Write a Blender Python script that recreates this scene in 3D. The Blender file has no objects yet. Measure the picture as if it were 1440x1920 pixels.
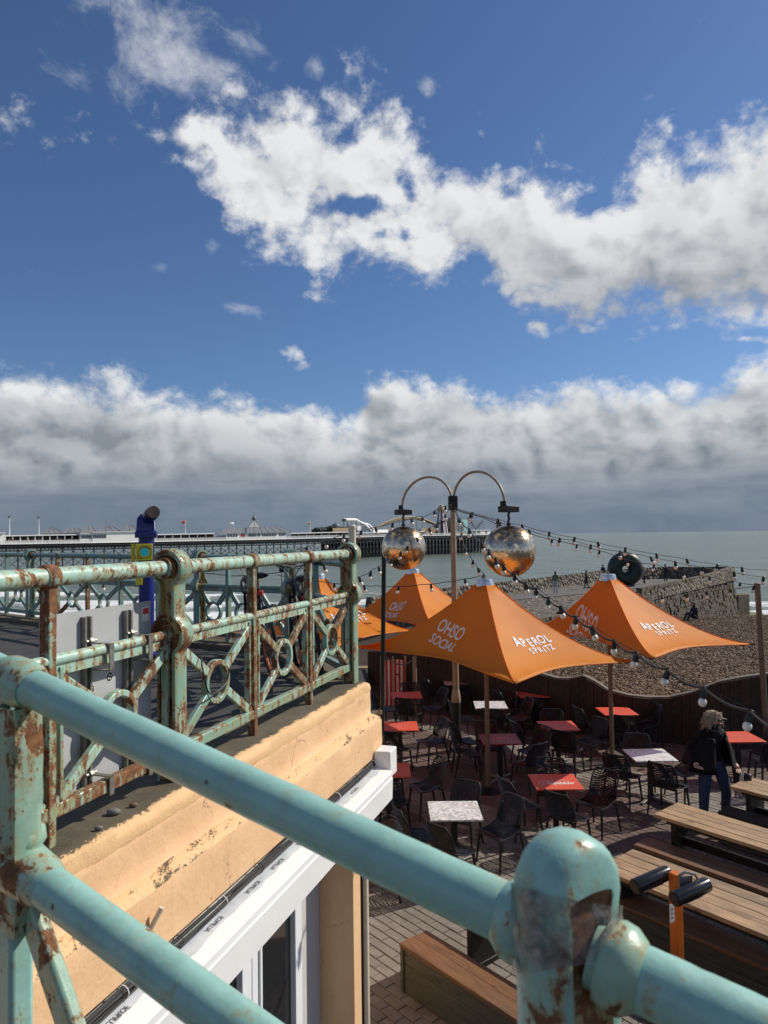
import bpy, bmesh, math, random
from mathutils import Vector, Matrix, noise
R = math.radians
random.seed(7)
sc = bpy.context.scene
col = sc.collection

# ------------------------------------------------------------------ camera
EYE = Vector((0, 0, 4.5))
F = 1350.0
PITCH, ROLL = R(1.87), R(0.74)
fw = Vector((0, math.cos(PITCH), math.sin(PITCH)))
r0 = Vector((1, 0, 0)); u0 = Vector((0, -math.sin(PITCH), math.cos(PITCH)))
rt = r0 * math.cos(ROLL) - u0 * math.sin(ROLL)
up = r0 * math.sin(ROLL) + u0 * math.cos(ROLL)
cam = bpy.data.cameras.new("camera"); camo = bpy.data.objects.new("camera", cam); col.objects.link(camo)
camo.matrix_world = Matrix(((rt.x, up.x, -fw.x, EYE.x), (rt.y, up.y, -fw.y, EYE.y), (rt.z, up.z, -fw.z, EYE.z), (0, 0, 0, 1)))
cam.sensor_fit = 'VERTICAL'; cam.sensor_height = 36.0; cam.lens = F / 1920 * 36.0
cam.clip_start = 0.05; cam.clip_end = 80000
cam.dof.use_dof = True; cam.dof.focus_distance = 11.0; cam.dof.aperture_fstop = 8.5
sc.camera = camo
sc.render.resolution_x, sc.render.resolution_y = 768, 1024

def ray(px, py): return fw + rt * ((px - 720) / F) + up * (-(py - 960) / F)
def at(px, py, D): return EYE + ray(px, py) * D
def pl(px, py, z):
    r = ray(px, py); return EYE + r * ((z - EYE.z) / r.z)
def proj(p):
    q = Vector(p) - EYE; D = q.dot(fw)
    return 720 + F * q.dot(rt) / D, 960 - F * q.dot(up) / D, D
def angles(px, py):
    r = ray(px, py).normalized(); return math.atan2(r.x, r.y), math.asin(r.z)

# ------------------------------------------------------------------ sun, sky, exposure
SUN_EL, SUN_AZ = R(38), R(66)          # azimuth from +Y towards +X
sd = Vector((math.sin(SUN_AZ) * math.cos(SUN_EL), math.cos(SUN_AZ) * math.cos(SUN_EL), math.sin(SUN_EL)))
sl = bpy.data.lights.new("sun", 'SUN'); sl.energy = 4.8; sl.angle = R(0.53); sl.color = (1.0, 0.93, 0.82)
so = bpy.data.objects.new("sun", sl); col.objects.link(so)
so.rotation_euler = (-sd).to_track_quat('-Z', 'Y').to_euler(); so.location = (20, 5, 30)
sc.view_settings.view_transform = 'Standard'; sc.view_settings.look = 'None'
sc.view_settings.exposure = 0.0; sc.view_settings.gamma = 1.0; sc.view_settings.use_curve_mapping = False

class NT:
    def __init__(s, tree): s.t = tree; s.n = tree.nodes; s.l = tree.links
    def new(s, typ, **kw):
        n = s.n.new(typ)
        for k, v in kw.items(): setattr(n, k, v)
        return n
    def put(s, sock, v):
        if v is None: return
        if isinstance(v, bpy.types.NodeSocket): s.l.new(v, sock)
        elif hasattr(sock.default_value, '__len__') and not hasattr(v, '__len__'): sock.default_value = [v] * len(sock.default_value)
        elif hasattr(sock.default_value, '__len__') and len(sock.default_value) == 4 and len(v) == 3: sock.default_value = (*v, 1)
        else: sock.default_value = v
    def math(s, op, a, b=None, c=None, clamp=False):
        n = s.new('ShaderNodeMath', operation=op); n.use_clamp = clamp
        s.put(n.inputs[0], a); s.put(n.inputs[1], b); s.put(n.inputs[2], c); return n.outputs[0]
    def mix(s, f, a, b, mode='MIX'):
        n = s.new('ShaderNodeMix', data_type='RGBA', blend_type=mode)
        s.put(n.inputs[0], f); s.put(n.inputs[6], a); s.put(n.inputs[7], b); return n.outputs[2]
    def mr(s, v, a, b, c=0.0, d=1.0, smooth=False):
        n = s.new('ShaderNodeMapRange'); n.interpolation_type = 'SMOOTHSTEP' if smooth else 'LINEAR'
        s.put(n.inputs[0], v)
        for i, x in enumerate((a, b, c, d)): s.put(n.inputs[1 + i], x)
        return n.outputs[0]
    def noise(s, vec, scale, detail=4, rough=0.55, dist=0.0, color=False):
        n = s.new('ShaderNodeTexNoise'); s.put(n.inputs['Vector'], vec)
        n.inputs['Scale'].default_value = scale; n.inputs['Detail'].default_value = detail
        n.inputs['Roughness'].default_value = rough; n.inputs['Distortion'].default_value = dist
        return n.outputs['Color' if color else 'Fac']
    def voro(s, vec, scale, feature='F1', out='Distance', rnd=1.0):
        n = s.new('ShaderNodeTexVoronoi', feature=feature); s.put(n.inputs['Vector'], vec)
        n.inputs['Scale'].default_value = scale; n.inputs['Randomness'].default_value = rnd
        return n.outputs[out]
    def vmath(s, op, a, b=None):
        n = s.new('ShaderNodeVectorMath', operation=op); s.put(n.inputs[0], a)
        if b is not None: s.put(n.inputs[1], b)
        return n.outputs['Value' if op in ('LENGTH', 'DOT_PRODUCT') else 'Vector']
    def mapping(s, vec, loc=(0, 0, 0), rot=(0, 0, 0), scale=(1, 1, 1), typ='POINT'):
        n = s.new('ShaderNodeMapping', vector_type=typ); s.put(n.inputs[0], vec)
        n.inputs['Location'].default_value = loc; n.inputs['Rotation'].default_value = rot; n.inputs['Scale'].default_value = scale
        return n.outputs[0]
    def ramp(s, v, stops, interp='LINEAR'):
        n = s.new('ShaderNodeValToRGB'); n.color_ramp.interpolation = interp; e = n.color_ramp.elements
        while len(e) < len(stops): e.new(0.5)
        for el, (p, c) in zip(e, stops): el.position = p; el.color = (*c, 1) if len(c) == 3 else c
        s.put(n.inputs[0], v); return n.outputs[0]
    def bump(s, h, strength, dist=0.01, nrm=None):
        n = s.new('ShaderNodeBump'); s.put(n.inputs['Height'], h)
        n.inputs['Strength'].default_value = strength; n.inputs['Distance'].default_value = dist
        if nrm is not None: s.put(n.inputs['Normal'], nrm)
        return n.outputs[0]

def build_world():
    w = bpy.data.worlds.new("World"); sc.world = w; w.use_nodes = True
    w.cycles.sampling_method = 'MANUAL'; w.cycles.sample_map_resolution = 256
    t = NT(w.node_tree); t.n.clear()
    out = t.new('ShaderNodeOutputWorld'); bg = t.new('ShaderNodeBackground'); bg.inputs[1].default_value = 0.09
    t.l.new(bg.outputs[0], out.inputs[0])
    sky = t.new('ShaderNodeTexSky', sky_type='NISHITA'); sky.sun_disc = False
    sky.sun_elevation = SUN_EL; sky.sun_rotation = SUN_AZ; sky.air_density = 1.0; sky.dust_density = 0.35; sky.ozone_density = 3.0; sky.altitude = 0
    tc = t.new('ShaderNodeTexCoord'); sep = t.new('ShaderNodeSeparateXYZ'); t.l.new(tc.outputs['Generated'], sep.inputs[0])
    az = t.math('ARCTAN2', sep.outputs[0], sep.outputs[1]); el = t.math('ARCSINE', sep.outputs[2])
    cmb = t.new('ShaderNodeCombineXYZ'); t.put(cmb.inputs[0], az); t.put(cmb.inputs[1], el); P = cmb.outputs[0]
    def scl(v, k): n = t.new('ShaderNodeVectorMath', operation='SCALE'); t.put(n.inputs[0], v); t.put(n.inputs['Scale'], k); return n.outputs[0]
    def warp(vec, sc_, amt, loc=(0, 0, 0)):
        nz = t.noise(t.mapping(vec, loc=loc), sc_, 3, 0.55, color=True)
        return t.vmath('ADD', vec, scl(t.vmath('SUBTRACT', nz, (0.5, 0.5, 0.5)), amt))
    wp = warp(P, 6.0, 0.07)
    def field(blobs, inner=.45, outer=1.3):
        tot = None
        for px, py, hw, hh, tilt, wt in blobs:
            a, e = angles(px, py); k = 1 / F
            m = t.mapping(wp, loc=(a, e, 0), rot=(0, 0, R(tilt)), scale=(hw * k, hh * k, 1), typ='TEXTURE')
            g = t.mr(t.vmath('LENGTH', m), inner, outer, wt, 0.0, True)
            tot = g if tot is None else t.math('MAXIMUM', tot, g)
        return tot
    def curve(pts):      # elevation of an edge as a function of azimuth, through picture points
        n = t.new('ShaderNodeFloatCurve'); c = n.mapping.curves[0]; P_ = [((angles(x, y)[0] + .8) / 1.6, angles(x, y)[1]) for x, y in pts]
        c.points[0].location = P_[0]; c.points[1].location = P_[-1]
        for q in P_[1:-1]: c.points.new(*q)
        for q in c.points: q.handle_type = 'AUTO'
        n.mapping.update(); t.put(n.inputs['Value'], azw); return n.outputs[0]
    sw = t.new('ShaderNodeSeparateXYZ'); t.put(sw.inputs[0], wp); azw = t.math('MULTIPLY_ADD', sw.outputs[0], 1 / 1.6, .5); elw = sw.outputs[1]
    top = curve([(150, 232), (290, 230), (400, 180), (480, 160), (560, 152), (650, 156), (740, 185), (800, 235), (835, 285), (900, 275), (960, 292), (1020, 302), (1080, 322), (1130, 318), (1180, 290), (1200, 230), (1250, 212), (1320, 250), (1380, 222), (1440, 180), (1700, 120)])
    bot = curve([(150, 236), (290, 240), (350, 278), (410, 332), (430, 390), (500, 462), (560, 508), (600, 555), (640, 528), (720, 508), (780, 532), (850, 526), (930, 538), (960, 568), (1020, 572), (1080, 596), (1150, 604), (1220, 594), (1260, 616), (1350, 612), (1440, 612), (1700, 630)])
    btop = curve([(-300, 690), (0, 700), (80, 712), (160, 722), (260, 728), (350, 735), (420, 730), (490, 742), (560, 756), (610, 778), (650, 772), (680, 738), (705, 700), (760, 698), (850, 702), (920, 722), (1000, 730), (1060, 712), (1130, 716), (1210, 728), (1290, 722), (1350, 700), (1400, 676), (1440, 652), (1600, 600), (1800, 600)])
    dT = t.math('SUBTRACT', top, elw); dB = t.math('SUBTRACT', elw, bot)
    inside = t.math('MINIMUM', t.math('MULTIPLY', dT, 9.0), t.math('MULTIPLY', dB, 9.0))
    fbig = t.math('MINIMUM', t.math('ADD', inside, .52), t.mr(azw, .52, .66, .98, 1.4, True))
    fbank = t.math('MINIMUM', t.math('MULTIPLY_ADD', t.math('SUBTRACT', btop, elw), 13.0, .50), 1.35)
    small = [(545, 668, 48, 30, -5, .70), (566, 690, 44, 26, 10, .70), (997, 622, 40, 26, 0, .66), (1100, 606, 90, 22, -2, .66), (770, 688, 44, 10, 0, .55), (1415, 642, 60, 16, -8, .72)]
    holes = field([(665, 392, 80, 30, 0, .55), (625, 232, 60, 30, 0, .42), (765, 330, 26, 50, 20, .38), (1105, 372, 50, 18, 0, .36), (890, 500, 50, 22, 0, .36), (480, 270, 60, 20, -20, .25), (740, 445, 60, 14, 10, .3), (1300, 330, 60, 18, 0, .25), (960, 350, 40, 16, 0, .25)], .2, 1.3)
    fbig = t.math('SUBTRACT', fbig, holes)
    thin = [(330, 110, 220, 85, -10, .70), (310, 30, 280, 70, -5, .64), (420, 150, 90, 70, 0, .66), (230, 130, 120, 50, 0, .5), (115, 125, 80, 30, -20, .46), (590, 125, 50, 30, -20, .5), (797, 178, 30, 22, 0, .52), (445, 577, 85, 26, -4, .55), (405, 450, 30, 20, 25, .48), (295, 498, 34, 14, 8, .55), (1300, 15, 40, 20, 45, .45), (1208, 180, 26, 14, 0, .46)]
    # the rest of the sky, beyond the picture, carries loose cumulus of the same kind
    aw = t.math('ABSOLUTE', az)
    outm = t.math('MAXIMUM', t.mr(aw, 0.62, 0.85, 0, 1, True), t.mr(el, 0.75, 0.95, 0, 1, True))
    bgc = t.math('MULTIPLY', t.mr(t.noise(P, 1.9, 2), 0.44, 0.66, 0.0, 1.0), outm)
    lowb = t.math('MULTIPLY', t.mr(el, 0.13, 0.22, 1.0, 0.0, True), outm)
    st = t.mapping(P, scale=(1, 1.2, 1))
    def billow(loc):
        v = warp(t.mapping(st, loc=loc), 9.0, 0.05)
        n = t.noise(v, 6.5, 8, 0.60, 0.1)
        def puff(sc_, d): return t.math('ABSOLUTE', t.math('MULTIPLY_ADD', t.noise(v, sc_, d, .5), 2.0, -1.0))
        b = t.math('MULTIPLY_ADD', t.math('SUBTRACT', n, .5), 1.5, t.math('MULTIPLY', t.math('SUBTRACT', puff(12, 1.5), .2), .58))
        return t.math('ADD', b, t.math('MULTIPLY', t.math('SUBTRACT', puff(29, 1.5), .2), .24))
    b0 = billow((0, 0, 0)); b1 = billow((0.016, 0.022, 0)); fine = t.noise(warp(st, 26, .02), 34, 8, .68)
    ff = t.math('MULTIPLY', t.math('SUBTRACT', fine, .5), .95)
    inm = t.math('SUBTRACT', 1.0, outm); fbk = t.math('MAXIMUM', t.math('MULTIPLY', fbank, inm), lowb); fbg = t.math('MAXIMUM', t.math('MAXIMUM', t.math('MULTIPLY', fbig, inm), field(small, .1, 1.4)), bgc)
    fth = field(thin, 0.0, 1.3)
    body = t.math('MAXIMUM', fbk, fbg)
    raw = t.math('ADD', t.math('ADD', body, t.math('MULTIPLY', b0, .95)), ff)
    dens = t.mr(raw, 0.40, 0.92, 0, 1, True)
    wn = t.noise(t.mapping(wp, rot=(0, 0, R(20)), scale=(1, 1.5, 1)), 14, 9, .66, .12)
    rawt = t.math('ADD', fth, t.math('MULTIPLY', t.math('SUBTRACT', wn, .5), 1.7))
    dthin = t.math('MULTIPLY', t.mr(rawt, 0.30, 1.0, 0, 1, True), .62)
    dens = t.math('MAXIMUM', dens, dthin)
    # light from the upper right
    lit = t.math('MULTIPLY_ADD', t.math('SUBTRACT', b0, b1), 1.1, 0.90)
    thick = t.mr(raw, 0.75, 1.5, 0.0, 1.0, True)
    lit = t.math('SUBTRACT', lit, t.math('MULTIPLY', thick, t.mr(t.noise(t.mapping(P, loc=(1, 2, 0), scale=(1, 1.8, 1)), 7, 5, .6), 0.42, .66, 0, .20)), clamp=True)
    rel = t.mr(t.math('DIVIDE', dB, t.math('ADD', t.math('MAXIMUM', t.math('ADD', dT, dB), .02), .0)), .05, .75, 1, 0, True)
    ubig = t.math('MULTIPLY', t.math('MULTIPLY', rel, t.mr(azw, .52, .68, .0, .75, True)), t.mr(el, .25, .28, 0, 1))
    ubank = t.math('MULTIPLY', t.mr(t.math('SUBTRACT', btop, el), .010, .085, 0, .50, True), t.mr(el, .23, .26, 1, 0))
    pat = field([(690, 768, 55, 26, 0, .45), (130, 800, 240, 40, 0, .25), (1300, 760, 140, 20, 0, .25), (920, 770, 130, 20, 0, .2)], .2, 1.3)
    under = t.math('ADD', t.math('ADD', ubig, ubank), pat)
    lit = t.math('SUBTRACT', lit, t.math('MULTIPLY', under, t.math('ADD', 1.0, t.math('MULTIPLY', b0, -.45))), clamp=True)
    shade = t.mix(t.mr(el, 0.02, 0.25), (2.0, 2.45, 3.0), (3.5, 3.75, 4.15))
    cc = t.mix(lit, shade, (9.0, 9.1, 9.2))
    # smooth slate-blue veil under the bank
    streak = t.mr(t.noise(t.mapping(warp(P, 3, .05), loc=(7, 1, 0), scale=(1, 6, 1)), 4, 7, .6), 0.42, 0.68, 0, 1)
    veil = t.mix(t.math('MULTIPLY', streak, t.mr(el, .0, .07)), (1.65, 2.15, 2.85), (3.2, 3.75, 4.4))
    vf = t.mr(t.math('ADD', el, t.math('MULTIPLY', b0, -0.05)), 0.050, 0.125, 1.0, 0.0, True)
    skc = t.mix(1.0, sky.outputs[0], (0.66, 0.79, 0.98), 'MULTIPLY')
    c1 = t.mix(dens, skc, cc)
    c2 = t.mix(t.math('MULTIPLY', vf, 0.9), c1, veil)
    t.l.new(c2, bg.inputs[0])
build_world()
# ------------------------------------------------------------------ mesh builder
ORG = {}
class MB:
    def __init__(s): s.v = []; s.f = []
    def add(s, vs, fs):
        o = len(s.v); s.v.extend(Vector(p) for p in vs); s.f.extend(tuple(i + o for i in f) for f in fs); return s
    def box(s, c, size, rot=None):
        x, y, z = (k / 2 for k in size); c = Vector(c)
        P = [Vector((a * x, b * y, d * z)) for d in (-1, 1) for b in (-1, 1) for a in (-1, 1)]
        if rot is not None:
            m = rot if isinstance(rot, Matrix) else Matrix.Rotation(rot, 3, 'Z'); P = [m @ p for p in P]
        return s.add([p + c for p in P], [(0, 2, 3, 1), (4, 5, 7, 6), (0, 1, 5, 4), (2, 6, 7, 3), (0, 4, 6, 2), (1, 3, 7, 5)])
    def bar(s, a, b, w, h, upv=(0, 0, 1)):
        a = Vector(a); b = Vector(b); d = (b - a); L = d.length; d /= L
        u = Vector(upv); sx = d.cross(u)
        if sx.length < 1e-5: sx = d.cross(Vector((1, 0, 0)))
        sx.normalize(); uz = sx.cross(d)
        return s.box((a + b) / 2, (L, w, h), Matrix((d, -sx, uz)).transposed())
    def frames(s, pts):
        pts = [Vector(p) for p in pts]; n = len(pts); T = []
        for i in range(n):
            d = pts[min(i + 1, n - 1)] - pts[max(i - 1, 0)]; T.append(d.normalized() if d.length > 1e-9 else Vector((0, 0, 1)))
        u = Vector((0, 0, 1)) if abs(T[0].z) < .9 else Vector((1, 0, 0)); out = []
        for i in range(n):
            x = T[i].cross(u); x.normalize(); y = x.cross(T[i]).normalized(); u = y; out.append((pts[i], x, y))
        return out
    def tube(s, pts, r, n=8, caps=True, closed=False):
        fr = s.frames(pts); m = len(fr); vs = []; fs = []
        rr = r if hasattr(r, '__len__') else [r] * m
        for (p, x, y), q in zip(fr, rr):
            for k in range(n):
                a = 2 * math.pi * k / n; vs.append(p + x * (q * math.cos(a)) + y * (q * math.sin(a)))
        for i in range(m - 1):
            for k in range(n): fs.append((i * n + k, i * n + (k + 1) % n, (i + 1) * n + (k + 1) % n, (i + 1) * n + k))
        if caps: fs.append(tuple(range(n))[::-1]); fs.append(tuple((m - 1) * n + k for k in range(n)))
        return s.add(vs, fs)
    def lathe(s, prof, c=(0, 0, 0), n=16, axis='Z', M=None, caps=True):
        c = Vector(c); vs = []; fs = []; m = len(prof)
        for r, z in prof:
            for k in range(n):
                a = 2 * math.pi * k / n; p = Vector((r * math.cos(a), r * math.sin(a), z))
                if M is not None: p = M @ p
                vs.append(c + p)
        for i in range(m - 1):
            for k in range(n): fs.append((i * n + k, i * n + (k + 1) % n, (i + 1) * n + (k + 1) % n, (i + 1) * n + k))
        if caps: fs.append(tuple(range(n))[::-1]); fs.append(tuple((m - 1) * n + k for k in range(n)))
        return s.add(vs, fs)
    def sphere(s, c, r, n=16, m=10, sq=(1, 1, 1)):
        prof = [(max(1e-4, r * math.sin(math.pi * i / m)), -r * math.cos(math.pi * i / m)) for i in range(m + 1)]
        return s.lathe(prof, c, n, M=Matrix.Diagonal(Vector(sq)), caps=True)
    def prism(s, poly, z0, z1):
        n = len(poly); vs = [(x, y, z0) for x, y in poly] + [(x, y, z1) for x, y in poly]
        a = sum(poly[i][0] * poly[(i + 1) % n][1] - poly[(i + 1) % n][0] * poly[i][1] for i in range(n))
        fs = [tuple(range(n))[::-1], tuple(range(n, 2 * n))] + [(i, (i + 1) % n, n + (i + 1) % n, n + i) for i in range(n)]
        if a < 0: fs = [f[::-1] for f in fs]
        return s.add(vs, fs)
    def build(s, name, m, parent=None, smooth=True, bevel=0, ang=40, mesh_only=False):
        me = bpy.data.meshes.new(name); o = ORG.get(parent.name, Vector()) if parent else Vector()
        me.from_pydata([tuple(p - o) for p in s.v], [], s.f)
        if m is not None: me.materials.append(m)
        if smooth: me.shade_smooth(); me.set_sharp_from_angle(angle=R(ang))
        me.validate(); me.update()
        if mesh_only: return me
        ob = bpy.data.objects.new(name, me); col.objects.link(ob)
        if parent: ob.parent = parent
        if bevel:
            b = ob.modifiers.new('bevel', 'BEVEL'); b.width = bevel; b.segments = 2; b.limit_method = 'ANGLE'; b.angle_limit = R(40)
        ORG[ob.name] = o
        return ob

def inst(name, me, parent=None, loc=(0, 0, 0), rot=None):
    ob = bpy.data.objects.new(name, me); col.objects.link(ob)
    if parent: ob.parent = parent
    o = ORG.get(parent.name, Vector()) if parent else Vector()
    ob.location = Vector(loc) - o
    if rot is not None: ob.rotation_euler = rot
    return ob
def tag(o, label=None, cat=None, group=None, kind=None):
    for k, v in (('label', label), ('category', cat), ('group', group), ('kind', kind)):
        if v: o[k] = v
    return o
def thing(name, label, cat, loc=(0, 0, 0), group=None, rz=0, local=False):
    o = bpy.data.objects.new(name, None); col.objects.link(o); o.empty_display_size = .1
    o.location = loc; o.rotation_euler = (0, 0, rz)
    ORG[o.name] = Vector() if local else Vector(loc)
    return tag(o, label, cat, group)
def copy_tree(o, parent=None):
    c = o.copy(); col.objects.link(c); ORG[c.name] = ORG.get(o.name, Vector())
    if parent: c.parent = parent
    for ch in list(o.children): copy_tree(ch, c)
    return c
def spline(P, per=6):
    P = [Vector(p) for p in P]; out = []
    for i in range(len(P) - 1):
        a = P[max(i - 1, 0)]; b = P[i]; c = P[i + 1]; d = P[min(i + 2, len(P) - 1)]
        for k in range(per):
            t = k / per
            out.append(0.5 * ((2 * b) + (c - a) * t + (2 * a - 5 * b + 4 * c - d) * t * t + (3 * b - a - 3 * c + d) * t ** 3))
    out.append(P[-1]); return out
# ------------------------------------------------------------------ materials
def newmat(name):
    m = bpy.data.materials.new(name); m.use_nodes = True; t = NT(m.node_tree); t.n.clear()
    out = t.new('ShaderNodeOutputMaterial'); b = t.new('ShaderNodeBsdfPrincipled'); t.l.new(b.outputs[0], out.inputs[0])
    t.pos = t.new('ShaderNodeNewGeometry').outputs['Position']; tc = t.new('ShaderNodeTexCoord'); t.obj = tc.outputs['Object']; t.gen = tc.outputs['Generated']
    t.rnd = t.new('ShaderNodeObjectInfo').outputs['Random']
    t.b = b; t.out = out
    return m, t
def simple(name, c, rough=0.6, metal=0.0, var=0.12, scale=12, bump=0.0, bscale=60, bd=0.004, world=True, spec=None):
    m, t = newmat(name); v = t.pos if world else t.obj
    n = t.noise(v, scale, 5, 0.6); k = t.mr(n, 0.25, 0.75, 1 - var, 1 + var)
    cm = t.new('ShaderNodeVectorMath', operation='SCALE'); t.put(cm.inputs[0], c); t.put(cm.inputs['Scale'], k)
    t.put(t.b.inputs['Base Color'], cm.outputs[0])
    t.put(t.b.inputs['Roughness'], t.mr(n, .25, .75, max(.02, rough - .06), min(1, rough + .06))); t.b.inputs['Metallic'].default_value = metal
    if spec is not None: t.b.inputs['Specular IOR Level'].default_value = spec
    if bump: t.put(t.b.inputs['Normal'], t.bump(t.noise(v, bscale, 5, .6), bump, bd))
    return m
def rust_paint(name, rust=0.5, wear=0.4, fresh=(0.19, 0.47, 0.42), sc_=1.0, chips=0.0):
    m, t = newmat(name); v = t.pos
    big = t.noise(v, 5.5 * sc_, 6, .62, .4); mid = t.noise(v, 19 * sc_, 7, .65, .5); fine = t.noise(v, 90 * sc_, 5, .65)
    drip = t.noise(t.mapping(v, scale=(9, 9, 1.6)), 3.2 * sc_, 5, .6)
    paint = t.mix(t.mr(mid, .3, .7), tuple(k * .88 for k in fresh), tuple(min(1, k * 1.12) for k in fresh))
    chalk = t.mr(t.math('ADD', big, t.math('MULTIPLY', t.math('SUBTRACT', fine, .5), .35)), .62 - .22 * wear, .74 - .16 * wear, 0, 1)
    c = t.mix(t.math('MULTIPLY', chalk, .75), paint, (.42, .52, .42))
    yel = t.mr(t.math('ADD', drip, t.math('MULTIPLY', t.math('SUBTRACT', mid, .5), .5)), .60 - .25 * rust, .76 - .25 * rust, 0, 1)
    c = t.mix(t.math('MULTIPLY', yel, .72), c, (.34, .30, .13))
    rr = t.math('ADD', t.math('MULTIPLY', t.math('ADD', mid, drip), .5), t.math('MULTIPLY', t.math('SUBTRACT', fine, .5), .25))
    rr = t.math('ADD', rr, t.math('MULTIPLY', t.math('SUBTRACT', big, .5), .5))
    rm = t.mr(rr, .66 - .2 * rust, .70 - .2 * rust, 0, 1)
    rc = t.ramp(t.noise(v, 34 * sc_, 5, .7), [(.28, (.06, .026, .014)), (.5, (.17, .070, .028)), (.7, (.32, .15, .055))])
    edge = t.mr(rr, .61 - .2 * rust, .68 - .2 * rust, 0, 1)
    c = t.mix(t.math('MULTIPLY', edge, .55), c, (.34, .21, .09)); c = t.mix(rm, c, rc)
    if chips:
        v2 = t.vmath('ADD', v, t.mapping(t.noise(v, 30, 4, .6, color=True), loc=(-.012, -.012, -.012), scale=(.024,) * 3)); vd = t.voro(v2, 12.0); sel = t.noise(v, 5, 2)
        cm = t.math('MULTIPLY', t.mr(vd, .055, .065, 1, 0), t.mr(sel, .50, .53)); c = t.mix(t.math('MULTIPLY', cm, chips), c, (.09, .085, .08))
        gr = t.noise(t.mapping(v, scale=(1, 1, 2.5)), 7, 6, .7); c = t.mix(t.mr(gr, .52, .74, 0, .38), c, (.11, .17, .145)); fl = t.noise(v, 42, 3, .6); c = t.mix(t.mr(fl, .62, .72, 0, .35), c, (.34, .52, .46))
    t.put(t.b.inputs['Base Color'], c); t.put(t.b.inputs['Roughness'], t.mix(rm, (.34,) * 3, (.85,) * 3))
    h = t.math('SUBTRACT', t.math('MULTIPLY', fine, .25), t.math('MULTIPLY', rm, .8)); h = t.math('ADD', h, t.math('MULTIPLY', mid, .5))
    t.put(t.b.inputs['Normal'], t.bump(h, .55, .004))
    return m
def wood(name, a, b, rough=.6, grain=1.0, dirt=.4):
    m, t = newmat(name)
    off = t.new('ShaderNodeCombineXYZ'); t.put(off.inputs[0], t.math('MULTIPLY', t.rnd, 40)); t.put(off.inputs[1], t.math('MULTIPLY', t.rnd, 17))
    v = t.vmath('ADD', t.obj, off.outputs[0])
    g = t.noise(t.mapping(v, scale=(1.1, 17 * grain, 17 * grain)), 2.2, 7, .68, 1.1); k = t.noise(t.mapping(v, scale=(1, 5, 5)), 2.6, 3, .5, 1.2)
    c = t.mix(t.mr(g, .32, .68), a, b); c = t.mix(t.mr(k, .50, .72, 0, .62), c, tuple(x * .5 for x in a))
    kn = t.voro(t.mapping(v, scale=(2.2, 6, 6)), 1.0); c = t.mix(t.mr(kn, .05, .13, .8, 0), c, tuple(x * .25 for x in a))
    d = t.noise(t.pos, 3.0, 6, .65); c = t.mix(t.mr(d, .5, .72, 0, dirt), c, (.10, .085, .07))
    c = t.mix(1.0, c, t.mix(t.rnd, (.8, .8, .8), (1.12, 1.08, 1.04)), 'MULTIPLY')
    t.put(t.b.inputs['Base Color'], c); t.b.inputs['Roughness'].default_value = rough
    t.put(t.b.inputs['Normal'], t.bump(g, .35, .003)); return m
M = {}
M['rail'] = rust_paint('worn_turquoise_paint', .66, .62, (.36, .56, .47))
M['cast'] = rust_paint('stained_cast_post', .66, .55, (.21, .38, .30), .8)
M['rail_rusty'] = rust_paint('rusted_post', 1.0, .4, (.25, .42, .34))
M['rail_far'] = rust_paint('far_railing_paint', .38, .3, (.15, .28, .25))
M['rail_fg'] = rust_paint('thick_turquoise_paint', .02, .0, (.27, .48, .425), .8, .9)
M['rail_fg_rust'] = rust_paint('foreground_post_paint', .56, .45, (.27, .43, .33), 1.1)
M['rail_fg_head'] = rust_paint('thick_post_paint', .38, .15, (.28, .50, .44), .9, .9)
M['web'] = rust_paint('rusted_web', .86, .4, (.46, .38, .16), .8)
M['steel'] = simple('galvanised_steel', (.27, .26, .235), .5, .7, .3, 30)
M['black'] = simple('black_plastic', (.010, .010, .011), .42, 0, .2)
M['blackmetal'] = simple('black_metal', (.012, .012, .012), .5, .2)
M['chair'] = simple('black_resin', (.011, .0115, .013), .38, 0, .15, 30)
M['white'] = simple('white_upvc', (.78, .80, .82), .32, 0, .03)
M['fascia'] = simple('white_fascia', (.80, .80, .79), .38, 0, .04, 3, .04, 30)
M['glassdark'] = simple('dark_window_glass', (.018, .02, .022), .05, 0, .1)
M['brownpole'] = simple('brown_pole', (.16, .115, .075), .5, 0, .25, 8)
M['tanpole'] = simple('tan_lamp_post', (.30, .24, .17), .45, .1, .2, 6)
M['creampole'] = simple('cream_paint', (.62, .56, .42), .45, 0, .1)
M['blue'] = simple('blue_gloss_paint', (.012, .022, .17), .3, 0, .12, 9, .05, 50)
M['yellow'] = simple('yellow_sign', (.86, .68, .04), .4)
M['cyan'] = simple('cyan_print', (.04, .88, .84), .4, 0, .03)
M['ink'] = simple('black_ink', (.02, .02, .02), .5)
M['greypanel'] = simple('grey_aluminium_sheet', (.44, .45, .45), .5, .1, .08, 3)
M['label_w'] = simple('white_label', (.75, .75, .74), .5)
M['label_r'] = simple('red_label', (.6, .04, .05), .5)
M['orange_metal'] = simple('orange_powder_coat', (.55, .13, .012), .42, 0, .1, 8)
M['donut'] = simple('dark_green_bronze', (.018, .030, .026), .45, .3, .25, 1.2, .2, 4)
M['pierdark'] = simple('pier_black_iron', (.012, .012, .014), .7)
M['pierwhite'] = simple('pier_white_paint', (.84, .83, .80), .6, 0, .05, .3)
M['piergrey'] = simple('pier_lead_roof', (.17, .18, .19), .6, .1, .2, .4)
M['pierwin'] = simple('pier_window', (.06, .065, .07), .25)
M['pierred'] = simple('pier_red', (.45, .03, .03), .6)
M['piertan'] = simple('pier_tan', (.34, .26, .15), .7)
M['pierteal'] = simple('pier_mural_teal', (.30, .55, .52), .7)
M['piergreen'] = simple('pier_dark_green', (.03, .045, .03), .9, 0, .4, .5)
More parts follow.
